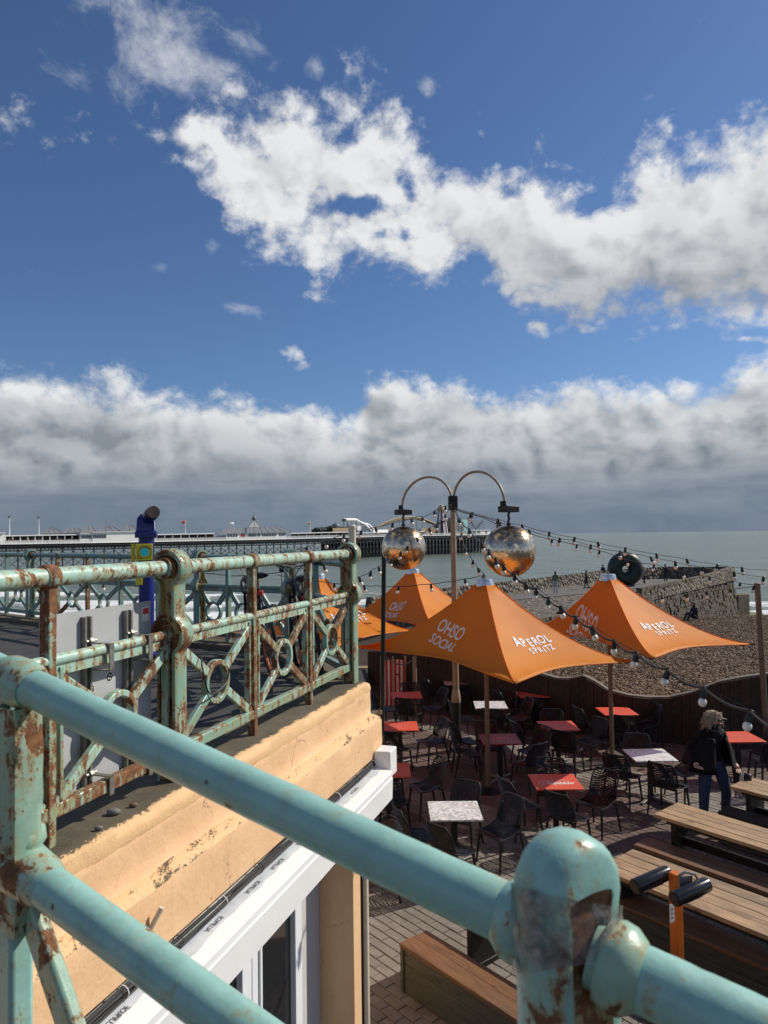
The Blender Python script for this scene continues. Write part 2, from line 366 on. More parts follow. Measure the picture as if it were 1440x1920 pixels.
M['bulb'] = simple('frosted_bulb', (.82, .78, .68), .25)
M['cable'] = simple('black_cable', (.012, .012, .012), .55)
M['rope'] = simple('grey_rope', (.16, .15, .13), .9)
M['silver'] = simple('silver_cap', (.62, .63, .65), .3, .85, .2, 20)
M['skin'] = simple('skin', (.46, .26, .19), .55)
M['jeans'] = simple('blue_denim', (.020, .036, .085), .85, 0, .35, 25, .3, 300)
M['jacket'] = simple('black_jacket', (.006, .006, .007), .8, 0, .3, 20, spec=.2)
M['hair'] = simple('grey_blonde_hair', (.34, .27, .20), .55, 0, .45, 60)
M['darkhair'] = simple('dark_hair', (.03, .02, .015), .6)
M['greencoat'] = simple('olive_green_coat', (.11, .14, .11), .85)
M['paletrs'] = simple('pale_trousers', (.32, .35, .40), .85)
M['beige'] = simple('beige_coat', (.36, .30, .24), .85)
M['navy'] = simple('navy_clothes', (.015, .018, .03), .85)
M['stripe_r'] = simple('red_stripe_canvas', (.50, .03, .03), .8)
M['stripe_w'] = simple('white_stripe_canvas', (.70, .66, .60), .8)
M['wood'] = wood('weathered_pine', (.24, .15, .08), (.50, .335, .19), .55)
M['wood_red'] = wood('reddish_stained_timber', (.10, .048, .024), (.20, .095, .045), .55)
M['wood_dark'] = wood('dark_timber', (.020, .013, .010), (.055, .034, .022), .75, 1.0, .2)
M['wood_bench'] = wood('orange_brown_timber', (.15, .068, .026), (.28, .135, .055), .5)
M['greyboard'] = wood('grey_green_board', (.055, .058, .048), (.085, .09, .075), .6)
M['tape'] = None
def mk_tape():
    m, t = newmat('clear_packing_tape'); n = t.noise(t.pos, 60, 5, .6, .6)
    t.put(t.b.inputs['Base Color'], t.mix(t.mr(n, .35, .65), (.10, .095, .09), (.42, .38, .35))); t.b.inputs['Roughness'].default_value = .16
    t.put(t.b.inputs['Alpha'], t.mr(t.noise(t.pos, 26, 4, .6, .8), .38, .62, .12, .88)); t.put(t.b.inputs['Normal'], t.bump(n, .7, .004)); return m
M['tape'] = mk_tape()
def mk_orange():
    m, t = newmat('orange_canvas'); n = t.noise(t.pos, 2.2, 5, .6); w = t.noise(t.pos, 220, 2, .5)
    c = t.mix(t.mr(n, .3, .7), (.78, .295, .016), (.86, .355, .026))
    sp = t.voro(t.pos, 16.0); spot = t.mr(sp, .05, .10, 1, 0); patch = t.mr(t.noise(t.pos, 1.1, 2), .5, .6, 0, .6)
    c = t.mix(t.math('MULTIPLY', spot, patch), c, (.78, .60, .42))
    t.put(t.b.inputs['Base Color'], c); t.b.inputs['Roughness'].default_value = .62
    cr = t.noise(t.mapping(t.pos, scale=(1, 1, .35)), 7, 4, .6)
    nrm = t.bump(t.math('ADD', t.math('MULTIPLY', w, .04), cr), .12, .02); t.put(t.b.inputs['Normal'], nrm)
    tr = t.new('ShaderNodeBsdfTranslucent'); t.put(tr.inputs[0], (.92, .33, .018)); mx = t.new('ShaderNodeMixShader'); mx.inputs[0].default_value = .5
    t.l.new(t.b.outputs[0], mx.inputs[1]); t.l.new(tr.outputs[0], mx.inputs[2]); t.l.new(mx.outputs[0], t.out.inputs[0]); return m
M['orange'] = mk_orange()
M['print_w'] = simple('white_print', (.74, .72, .68), .6, 0, .08, 40)
M['print_g'] = simple('faded_white_print', (.72, .66, .60), .6, 0, .12, 40)
def mk_mirror():
    m, t = newmat('mirror_tile_ball'); 
    br = t.voro(t.obj, 26.0, out='Color', rnd=.35); d = t.vmath('SUBTRACT', br, (.5, .5, .5))
    s_ = t.new('ShaderNodeVectorMath', operation='SCALE'); t.put(s_.inputs[0], d); s_.inputs['Scale'].default_value = .10
    g = t.new('ShaderNodeNewGeometry'); nn = t.vmath('NORMALIZE', t.vmath('ADD', g.outputs['Normal'], s_.outputs[0])); t.put(t.b.inputs['Normal'], nn)
    sp = t.new('ShaderNodeSeparateXYZ'); t.put(sp.inputs[0], t.obj)
    st = t.math('ADD', t.math('MULTIPLY', sp.outputs[2], 1.6), t.math('SUBTRACT', t.noise(t.mapping(t.obj, scale=(5, 5, 1)), 2.2, 5, .6), .5))
    ru = t.mr(st, .05, .62, 0, .92)
    t.put(t.b.inputs['Base Color'], t.mix(ru, (.64, .55, .42), (.36, .22, .10))); t.b.inputs['Metallic'].default_value = 1.0
    t.put(t.b.inputs['Roughness'], t.mr(t.noise(t.obj, 14, 5), .3, .7, .14, .34)); return m
M['mirror'] = mk_mirror()
def mk_marble():
    m, t = newmat('white_marble_top'); n = t.noise(t.pos, 5, 7, .62, 1.8); v = t.math('ABSOLUTE', t.math('SUBTRACT', n, .5))
    f = t.noise(t.pos, 13, 6, .62, 1.4); v2 = t.math('ABSOLUTE', t.math('SUBTRACT', f, .5))
    c = t.mix(t.mr(v, .0, .045, .85, 0), (.78, .77, .75), (.20, .20, .21)); c = t.mix(t.mr(v2, 0, .03, .55, 0), c, (.28, .27, .26))
    t.put(t.b.inputs['Base Color'], c); t.b.inputs['Roughness'].default_value = .28; return m
M['marble'] = mk_marble()
def mk_top(name, c):
    return simple(name, c, .5, 0, .08, 3, spec=.3)
M['redtop'] = mk_top('red_table_top', (.60, .088, .045)); M['darkredtop'] = mk_top('dark_red_table_top', (.19, .018, .026)); M['greytop'] = mk_top('grey_table_top', (.30, .30, .31))
M['topprint'] = simple('pale_red_print', (.66, .24, .20), .5)
def mk_peach():
    m, t = newmat('peach_render'); v = t.pos; n = t.noise(v, 3, 6, .6); f = t.noise(v, 40, 6, .62); lump = t.noise(v, 13, 4, .6)
    c = t.mix(t.mr(n, .3, .7), (.69, .425, .225), (.77, .505, .285))
    chip = t.math('MULTIPLY', t.mr(t.voro(v, 6.5), .035, .055, 1, 0), t.mr(t.noise(v, 2.1, 2), .5, .56)); c = t.mix(chip, c, (.10, .06, .04))
    stain = t.noise(t.mapping(v, scale=(4, 4, 1)), 2.4, 6, .62); c = t.mix(t.mr(stain, .58, .78, 0, .30), c, (.42, .23, .11))
    vv = t.vmath('ADD', v, t.mapping(t.noise(v, 5, 5, .7, color=True), loc=(-.09, -.09, -.09), scale=(.18,) * 3)); ce = t.voro(vv, 1.5, 'DISTANCE_TO_EDGE')
    ck = t.math('MULTIPLY', t.mr(ce, .0, .007, 1, 0), t.mr(t.noise(v, 1.3, 3), .50, .56, 0, .75)); c = t.mix(ck, c, (.22, .12, .06))
    dr = t.noise(t.mapping(v, scale=(11, 11, 1.0)), 2.0, 5, .65); c = t.mix(t.mr(dr, .60, .78, 0, .28), c, (.30, .17, .085))
    gp = t.noise(v, 9, 6, .72); c = t.mix(t.mr(gp, .60, .74, 0, .35), c, (.84, .60, .38))
    t.put(t.b.inputs['Base Color'], c); t.b.inputs['Roughness'].default_value = .72
    h = t.math('ADD', t.math('MULTIPLY', lump, .55), t.math('MULTIPLY', f, .38)); wv = t.noise(t.mapping(v, scale=(1.0, 1.0, 14)), 2.2, 4, .6); h = t.math('ADD', h, t.math('MULTIPLY', wv, .22)); t.put(t.b.inputs['Normal'], t.bump(h, .5, .014)); return m
M['peach'] = mk_peach()
def mk_ledge():
    m, t = newmat('ledge_render'); v = t.pos
    k = t.noise(t.mapping(v, rot=(0, 0, R(18)), scale=(8, 1.6, 8)), 2.0, 7, .7, .4); f = t.noise(v, 60, 5, .7)
    c = t.mix(t.mr(t.math('ADD', k, t.math('MULTIPLY', t.math('SUBTRACT', f, .5), .55)), .53, .60, 0, .92), (.74, .47, .24), (.045, .040, .028))
    t.put(t.b.inputs['Base Color'], c); t.b.inputs['Roughness'].default_value = .8; t.put(t.b.inputs['Normal'], t.bump(t.noise(v, 30, 5, .6), .6, .012)); return m
M['ledge'] = mk_ledge()
def mk_conc(edge=None):
    m, t = newmat('weathered_concrete'); v = t.pos; n = t.noise(v, 4, 7, .65); f = t.noise(v, 70, 6, .7)
    c = t.mix(t.mr(n, .3, .7), (.070, .055, .034), (.145, .118, .078)); c = t.mix(t.mr(f, .5, .75, 0, .6), c, (.04, .036, .026))
    moss = t.noise(v, 2.2, 5, .6); c = t.mix(t.mr(moss, .55, .7, 0, .5), c, (.10, .095, .035))
    if edge:      # spilled wall paint along the arris
        w0, nv_ = edge; dd = t.vmath('DOT_PRODUCT', t.vmath('SUBTRACT', v, tuple(w0)), tuple(nv_))
        rag = t.math('ADD', t.math('MULTIPLY', t.math('SUBTRACT', t.noise(v, 7, 6, .65), .5), .13), t.math('MULTIPLY', t.math('SUBTRACT', t.noise(t.mapping(v, scale=(3, 1, 1)), 40, 5, .7), .5), .10))
        c = t.mix(t.mr(t.math('ADD', dd, rag), -.052, -.040, 0, 1), c, (.74, .475, .245))
    t.put(t.b.inputs['Base Color'], c); t.b.inputs['Roughness'].default_value = .9
    t.put(t.b.inputs['Normal'], t.bump(t.math('ADD', n, t.math('MULTIPLY', f, .5)), .7, .012)); return m
M['conc'] = mk_conc()
def mk_asphalt():
    m, t = newmat('asphalt'); v = t.pos; s_ = t.voro(v, 95.0); n = t.noise(v, 1.6, 5, .6)
    c = t.mix(t.mr(s_, .1, .7), (.075, .072, .07), (.028, .027, .028)); c = t.mix(t.mr(n, .4, .7, 0, .5), c, (.085, .078, .07))
    t.put(t.b.inputs['Base Color'], c); t.b.inputs['Roughness'].default_value = .85; t.put(t.b.inputs['Normal'], t.bump(s_, .8, .01)); return m
M['asphalt'] = mk_asphalt()
def mk_paver(name, a, b):
    m, t = newmat(name); v = t.pos; n = t.noise(v, 2.2, 5, .6); f = t.noise(v, 90, 4, .7)
    cell = t.voro(t.mapping(v, rot=(0, 0, R(52))), 6.0, out='Color'); sx = t.new('ShaderNodeSeparateXYZ'); t.put(sx.inputs[0], cell)
    c = t.mix(t.math('MULTIPLY_ADD', sx.outputs[0], .6, t.mr(n, .3, .7, 0, .4)), a, b); c = t.mix(t.mr(f, .55, .8, 0, .4), c, tuple(x * .45 for x in a))
    st = t.noise(v, .9, 6, .65); c = t.mix(t.mr(st, .55, .75, 0, .55), c, tuple(x * .5 for x in a))
    t.put(t.b.inputs['Base Color'], c); t.b.inputs['Roughness'].default_value = .85; t.put(t.b.inputs['Normal'], t.bump(f, .5, .004)); return m
M['paver'] = mk_paver('buff_grey_pavers', (.15, .128, .108), (.24, .21, .178))
M['paver_red'] = mk_paver('red_brown_pavers', (.095, .062, .052), (.15, .102, .084))
M['joint'] = simple('dark_joint_sand', (.035, .030, .025), .95, 0, .3, 8)
def mk_shingle():
    m, t = newmat('beach_shingle'); v = t.pos
    cellc = t.voro(v, 17.0, out='Color'); d = t.voro(v, 17.0); sx = t.new('ShaderNodeSeparateXYZ'); t.put(sx.inputs[0], cellc)
    c = t.ramp(sx.outputs[0], [(0, (.045, .026, .014)), (.35, (.105, .062, .034)), (.7, (.165, .102, .060)), (1, (.28, .19, .12))])
    c = t.mix(t.mr(d, .25, .6, 0, .75), c, (.02, .014, .01)); n = t.noise(v, .35, 5, .6); c = t.mix(t.mr(n, .4, .7, 0, .35), c, (.10, .072, .05))
    t.put(t.b.inputs['Base Color'], c); t.b.inputs['Roughness'].default_value = .85; t.b.inputs['Specular IOR Level'].default_value = .2
    h = t.math('SUBTRACT', 1.0, d); t.put(t.b.inputs['Normal'], t.bump(h, .9, .04)); return m
M['shingle'] = mk_shingle()
def mk_stone_pebble():
    m, t = newmat('pebble'); c = t.ramp(t.rnd, [(0, (.04, .022, .012)), (.3, (.10, .058, .032)), (.6, (.15, .092, .054)), (.85, (.22, .148, .092)), (1, (.36, .27, .19))])
    t.put(t.b.inputs['Base Color'], c); t.b.inputs['Roughness'].default_value = .8; t.b.inputs['Specular IOR Level'].default_value = .2; return m
M['pebble'] = mk_stone_pebble()
def mk_flint():
    m, t = newmat('flint_stone_wall'); v = t.pos; d = t.voro(v, 3.4); cc = t.voro(v, 3.4, out='Color'); sx = t.new('ShaderNodeSeparateXYZ'); t.put(sx.inputs[0], cc)
    c = t.mix(sx.outputs[0], (.085, .070, .050), (.27, .23, .175)); c = t.mix(t.mr(d, .35, .7, 0, .8), c, (.03, .025, .02))
    n = t.noise(v, .5, 5, .6); c = t.mix(t.mr(n, .45, .7, 0, .5), c, (.055, .048, .034))
    t.put(t.b.inputs['Base Color'], c); t.b.inputs['Roughness'].default_value = .85; t.put(t.b.inputs['Normal'], t.bump(t.math('SUBTRACT', 1.0, d), 1.0, .2)); return m
M['flint'] = mk_flint()
M['block'] = simple('groyne_block', (.120, .098, .070), .9, 0, .6, 2.6, .9, 6, .10)
M['moss'] = simple('algae_block', (.12, .13, .035), .8, 0, .4, 1.2)
M['path'] = simple('groyne_path', (.105, .096, .086), .9, 0, .25, .8)
def mk_sea():
    m, t = newmat('sea_water'); v = t.pos
    a1 = t.noise(t.mapping(v, rot=(0, 0, R(-10)), scale=(.10, .30, 1)), 1.0, 6, .6, .4); a2 = t.noise(t.mapping(v, scale=(.02, .06, 1)), 1.0, 5, .55)
    c = t.mix(t.mr(a2, .35, .65), (.105, .138, .108), (.140, .172, .134))
    at_ = t.new('ShaderNodeAttribute'); at_.attribute_name = 'foam'; fo = at_.outputs['Fac']
    lace = t.noise(t.mapping(v, rot=(0, 0, R(-6)), scale=(.45, 1.0, 1)), 1.3, 7, .72, 1.2)
    fm = t.mr(t.math('ADD', lace, t.math('MULTIPLY', fo, .72)), .78, .90, 0, 1)
    c = t.mix(fm, c, (.72, .73, .72)); t.put(t.b.inputs['Base Color'], c)
    t.put(t.b.inputs['Roughness'], t.mix(fm, (.24,) * 3, (.8,) * 3)); t.b.inputs['IOR'].default_value = 1.33; t.b.inputs['Specular IOR Level'].default_value = .35
    h = t.math('ADD', t.math('MULTIPLY', a2, 2.0), a1); t.put(t.b.inputs['Normal'], t.bump(h, .62, 1.4)); return m
M['sea'] = mk_sea()
# ------------------------------------------------------------------ terrace, building, deck
DZ = 3.14; PZ = 3.2
W0 = pl(690, 1281, PZ); dv = Vector((.318, .948, 0)).normalized(); nv = Vector((dv.y, -dv.x, 0))
def W(L, n, z): p = W0 + dv * L + nv * n; return Vector((p.x, p.y, z))
def flat(name, poly, z, m, kind='structure'):
    mb = MB(); mb.add([(x, y, z) for x, y in poly], [tuple(range(len(poly)))]); o = mb.build(name, m, smooth=False); tag(o, kind=kind); return o
def build_terrace():
    poly = [(-9, -3), (16, -3), (16, 24), (-9, 26)]
    mb = MB(); mb.prism(poly, -.4, -.012); g = mb.build('terrace', M['joint'], smooth=False); tag(g, kind='structure')
    ang = math.atan2(-.77, .64); ca, sa = math.cos(ang), math.sin(ang)
    lx, ly = .225, .125; cand = []
    for j in range(-75, 130):
        for i in range(-50, 95):
            u = (i + (.5 if j % 2 else 0)) * lx + random.uniform(-.003, .003); w = j * ly
            x, y = 3.0 + u * ca - w * sa, 10.0 + u * sa + w * ca
            if not (-2.5 < x < 14.5 and 4.4 < y < 21.5): continue
            px, py, D = proj((x, y, 0))
            if px < 640 or px > 1500 or py > 2000: continue
            vis = 690 < px < 960 and 1560 < py < 1915 and not (px > 745 and py > 1740 and (py - 1735) > (px - 790) * .55)
            cand.append((0 if vis else 1, D, x, y))
    cand.sort()
    mesh = []
    for k in range(6):
        b = MB(); t = random.uniform(-.012, .012)
        hx, hy, c = lx / 2 - .004, ly / 2 - .004, .006
        P = [(-hx, -hy, -.03), (hx, -hy, -.03), (hx, hy, -.03), (-hx, hy, -.03), (-hx, -hy, -c), (hx, -hy, -c), (hx, hy, -c), (-hx, hy, -c)]
        P += [(-hx + c, -hy + c, 0), (hx - c, -hy + c, 0), (hx - c, hy - c, 0), (-hx + c, hy - c, 0)]
        b.add(P, [(0, 1, 5, 4), (1, 2, 6, 5), (2, 3, 7, 6), (3, 0, 4, 7), (4, 5, 9, 8), (5, 6, 10, 9), (6, 7, 11, 10), (7, 4, 8, 11), (8, 9, 10, 11)])
        mesh.append(b)
    me = [m.build('paver', M['paver'], smooth=False, mesh_only=True) for m in mesh]
    rest = {'paver': MB(), 'paver_red': MB()}
    for i, (_, D, x, y) in enumerate(cand):
        rz = ang + random.uniform(-.012, .012); z = random.uniform(-.004, .003)
        tl = (random.uniform(-.008, .008), random.uniform(-.008, .008))
        if i < 300:
            inst('paver', random.choice(me), g, (x, y, z), (tl[0], tl[1], rz))
        else:
            # broad band of redder pavers through the middle of the dining area
            q = noise.noise(Vector((x * .35, y * .35, 3)))
            red = y > 9.0 and abs(((x * .77 + y * .64) % 3.4) - 1.7) > .55 + .25 * q
            b = rest['paver_red' if red else 'paver']; src = random.choice(mesh); Mx = Matrix.Rotation(rz, 3, 'Z')
            b.add([Mx @ Vector((p.x, p.y, p.z + tl[0] * p.x)) + Vector((x, y, z)) for p in src.v], src.f)
    for k, b in rest.items(): tag(b.build('paver_field', M[k], g, smooth=False), kind='stuff')
build_terrace()

FARPTS = [pl(657, 1278, PZ), pl(545, 1213, PZ), pl(375, 1199, PZ), pl(57, 1158, PZ)]
FARPTS.append(FARPTS[-1] + (FARPTS[-1] - FARPTS[-2]).normalized() * 4.4)
FARPTS.append(FARPTS[-1] + Vector((-1, -.35, 0)).normalized() * 6)
def offs(pts, o):   # offset an open polyline sideways (positive = to its right)
    out = []
    for i in range(len(pts)):
        a = pts[max(i - 1, 0)]; b = pts[min(i + 1, len(pts) - 1)]; t = (b - a); t.z = 0; t.normalize(); out.append(pts[i] + Vector((t.y, -t.x, 0)) * o)
    return out
def build_building():
    b = thing('building', 'peach rendered seafront building with white fascia below the rusty railing', 'building', W(-3, -.5, 0))
    # body: from the ground to the deck, window wall set back
    FP = [FARPTS[0].lerp(FARPTS[1], .08)] + FARPTS[1:]; edge = offs(FP, .10)
    body = [W(-.04, -.42, 0), W(-7, -.42, 0), W(-7, -12, 0)] + [Vector((p.x, p.y, 0)) for p in edge[::-1]]
    body = [(p.x, p.y) for p in body]
    mb = MB(); mb.prism(body, -.05, 2.26); mb.build('body', M['peach'], b, smooth=False)
    mb = MB(); mb.prism(body, 2.262, 3.10); mb.build('upper_wall', M['peach'], b, smooth=False)
    # coping along the near edge : wavy painted arris, dense strip so it reads as hand-trowelled render
    def strip(name, m, prof, L0, L1, step, jit, disp=True):
        mb = MB(); n = len(prof); k = int((L1 - L0) / step); vs = []; fs = []
        for i in range(k + 1):
            L = L0 + (L1 - L0) * i / k
            for q, (nn, z) in enumerate(prof):
                w = noise.noise(Vector((L * 3.1, q * .9, 5))) * jit + noise.noise(Vector((L * 13, q * 1.7, 2))) * jit * .55 + noise.noise(Vector((L * 37, q * 2.3, 9))) * jit * .3
                if q in (0, n - 1): w = 0
                vs.append(W(L, nn + w, z + w * .6))
        for i in range(k):
            for q in range(n - 1): fs.append((i * n + q, i * n + q + 1, (i + 1) * n + q + 1, (i + 1) * n + q))
        fs = [f[::-1] for f in fs]
        fs.append(tuple(range(n))); fs.append(tuple(k * n + q for q in range(n))[::-1])
        mb.add(vs, fs); return mb.build(name, m, b, ang=55)
    strip('coping', mk_conc((W0, nv)), [(-.62, 3.05), (-.60, PZ - .015), (-.45, PZ + .004), (-.3, PZ), (-.18, PZ + .003), (-.10, PZ), (-.06, PZ), (-.03, PZ - .002), (-.004, PZ - .014), (.006, PZ - .05), (.0, 3.11)], -6.2, .05, .03, .010)
    strip('wall_face', M['peach'], [(-.3, 3.05), (-.012, 3.145), (.0, 3.12), (.0, 3.07), (.002, 3.0), (.006, 2.935), (.02, 2.915)], -6.2, .05, .03, .006)
    strip('ledge', M['ledge'], [(-.3, 2.90), (.0, 2.925), (.045, 2.915), (.085, 2.900), (.098, 2.885)], -6.2, .055, .03, .006)
    strip('lower_wall_face', M['peach'], [(-.3, 2.88), (.096, 2.888), (.102, 2.87), (.100, 2.78), (.102, 2.68), (.098, 2.60), (-.1, 2.55)], -6.2, .06, .04, .006)
    # fascia
    mb = MB(); P = [(-.42, 2.50), (.075, 2.540), (.255, 2.505), (.262, 2.495), (.262, 2.455), (.268, 2.45), (.262, 2.275), (.25, 2.265), (-.42, 2.265)]
    n = len(P); vs = [W(L, a, z) for L in (-6.2, -.15) for a, z in P]
    mb.add(vs, [tuple(range(n)), tuple(range(n, 2 * n))[::-1]] + [(i, n + i, n + (i + 1) % n, (i + 1) % n) for i in range(n)])
    mb.build('fascia', M['fascia'], b, smooth=False)
    mb = MB()   # lifted strip of protective film with a ragged edge
    k = 150; vs = []; fs = []
    for i in range(k + 1):
        L = -6.1 + 5.85 * i / k; w = .178 + .034 * noise.noise(Vector((L * 2.2, 0, 1))) + .016 * noise.noise(Vector((L * 11, 3, 1)))
        for a in (.072, w): vs.append(W(L, a, 2.545 - (a - .075) * .194))
    for i in range(k): fs.append((2 * i, 2 * i + 2, 2 * i + 3, 2 * i + 1))
    mb.add(vs, fs); mb.build('protective_film', simple('pale_film', (.52, .56, .58), .3), b)
    # film print
    for L in (-.75, -1.35, -1.7, -2.05, -2.35, -2.75, -3.15, -3.5):
        mb_p = MB(); add_text(mb_p, 'ALUPROF', .036, lambda x, y, L=L: W(L + x, .150 + y, 2.5475 - (.075 + y) * .194), bold=.0); mb_p.build('film_lettering', M['ink'], b, smooth=False)
    mb = MB(); mb.prism([(p.x, p.y) for p in (W(-.16, .105, 0), W(.04, .105, 0), W(.04, .245, 0), W(-.14, .245, 0))], 2.44, 2.66); o = mb.build('end_cap', M['fascia'], b, bevel=.008)
    # window wall: pilaster, frames, panes
    def wbox(name, m, L0, L1, n0, n1, z0, z1, par=b, bev=.006):
        mb = MB(); mb.prism([(p.x, p.y) for p in (W(L0, n0, 0), W(L0, n1, 0), W(L1, n1, 0), W(L1, n0, 0))], z0, z1); return mb.build(name, m, par, bevel=bev)
    wbox('pilaster', M['peach'], -.20, -.02, -.44, -.085, 0, 2.273)
    wbox('infill_panel', simple('grey_white_panel', (.55, .54, .52), .5, 0, .04, 3), -.60, -.202, -.44, -.395, 0, 2.273)
    for L0, L1 in ((-1.42, -.602), (-2.25, -1.43), (-3.08, -2.26), (-3.9, -3.09)):
        f = wbox('window', M['white'], L0, L0 + .085, -.44, -.375, 0, 2.273)
        wbox('frame', M['white'], L1 - .11, L1, -.44, -.375, 0, 2.273, f)
        wbox('frame', M['white'], L1 - .155, L1 - .115, -.44, -.36, .05, 2.25, f)
        wbox('frame', M['white'], L0 + .09, L0 + .125, -.44, -.36, .05, 2.25, f)
        wbox('frame', M['white'], L0 + .085, L1 - .11, -.44, -.38, 0, .12, f)
        wbox('pane', M['glassdark'], L0 + .125, L1 - .155, -.44, -.405, .12, 2.27, f, 0)
    # far parapet kerb of the deck
    a = offs(FP, .13); c = offs(FP, -.26); mb = MB(); vs = []; fs = []
    for p, q in zip(a, c):
        for (x, z) in ((p, 3.0), (p, PZ), (q, PZ), (q, 3.0)): vs.append((x.x, x.y, z))
    for i in range(len(a) - 1):
        for k in range(4): fs.append((4 * i + k, 4 * i + 4 + k, 4 * i + 4 + (k + 1) % 4, 4 * i + (k + 1) % 4))
    fs += [(0, 1, 2, 3)]; mb.add(vs, fs); mb.build('far_coping', M['conc'], b, smooth=False, bevel=.015)
    # deck surface
    inner = [W(-.4, -.6, 0), W(-6.5, -.6, 0), W(-6.5, -11, 0)] + c[::-1]
    flat('deck', [(p.x, p.y) for p in inner][::-1], DZ, M['asphalt'])
    # drain pipe and dark seal at the building corner
    dp = thing('drain_pipe', 'cream drain pipe running down the corner of the peach building', 'drain pipe', W(.03, -.09, 0))
    mb = MB(); mb.tube([W(.04, -.07, 0), W(.04, -.07, 2.27)], .034, 12); mb.build('pipe', M['creampole'], dp)
    mb = MB(); mb.bar(W(-.008, -.088, 0), W(-.008, -.088, 2.26), .014, .03); mb.build('seal', M['black'], dp, smooth=False)
    # cable bundle under the lower face
    cb = thing('cable_bundle', 'bundle of black cables tied along the wall above the white fascia', 'cables', W(-3, .1, 2.55))
    for k in range(7):
        pts = []
        for i in range(60):
            L = -6.1 + 6.15 * i / 59; q = k * 1.3
            pts.append(W(L, .108 + .010 * math.sin(L * 2.1 + q) + .012 * math.cos(q * 2), 2.566 + .016 * math.sin(q * 1.7) + .012 * noise.noise(Vector((L * 1.5, q, 0)))))
        mb = MB(); mb.tube(pts, .0065, 6); mb.build('cable', M['cable'], cb)
    for i in range(14):
        L = -5.4 + i * .4; mb = MB(); mb.tube([W(L, .108 + .03 * math.cos(a), 2.566 + .03 * math.sin(a)) for a in [j * math.pi / 5 for j in range(11)]], .0025, 4); mb.build('cable_tie', M['white'] if i % 2 else M['black'], cb)
    # small white stub bracket on the wall
    sb = thing('wall_bracket', 'short white pipe bracket sticking out of the peach wall', 'bracket', W(-3.05, .1, 2.7))
    D_ = 2.0
    while (at(282, 1742, D_) - W0).dot(nv) > .115 and D_ < 6: D_ += .01
    base = at(282, 1742, D_); mb = MB(); mb.tube([base + Vector((-.06, .0, .02)), base], .012, 8); mb.tube([base + Vector((0, 0, -.06)), base + Vector((0, 0, .012))], .012, 8); mb.build('bracket_base', M['creampole'], sb)
    mb = MB(); mb.tube([base, base + Vector((.045, .02, .085))], .012, 8); mb.build('stub', M['creampole'], sb)
    # loose stones on the coping
    for (px, py, s_, nm) in ((213, 1525, .035, 'grey rounded pebble lying on the weathered coping'), (250, 1511, .022, 'small brown pebble on the coping above the grey one'), (185, 1554, .020, 'dark flat pebble with a twig on the coping')):
        p = pl(px, py, PZ + .008); mb = MB(); mb.sphere(p + Vector((0, 0, s_ * .2)), s_, 10, 7, (1, .7, .5))
        tag(mb.build('pebble', simple('stone_' + str(px), (.16, .15, .14) if px < 240 else (.16, .10, .06), .7)), nm, 'pebble', 'pebbles on the coping')
TXT = {}
def add_text(mb, s, size, fn, shear=0.0, bold=0.0, align='CENTER', spacing=1.0):
    key = (s, shear, bold, spacing)
    if key not in TXT:
        c = bpy.data.curves.new('t', 'FONT'); c.body = s; c.size = 1; c.shear = shear; c.offset = bold; c.align_x = align; c.align_y = 'CENTER'; c.resolution_u = 3; c.space_character = spacing
        o = bpy.data.objects.new('t', c); col.objects.link(o); dg = bpy.context.evaluated_depsgraph_get(); me = bpy.data.meshes.new_from_object(o.evaluated_get(dg))
        TXT[key] = ([v.co.copy() for v in me.vertices], [tuple(p.vertices) for p in me.polygons])
        bpy.data.objects.remove(o); bpy.data.curves.remove(c); bpy.data.meshes.remove(me)
    vs, fs = TXT[key]; mb.add([fn(v.x * size, v.y * size) for v in vs], fs)
build_building()

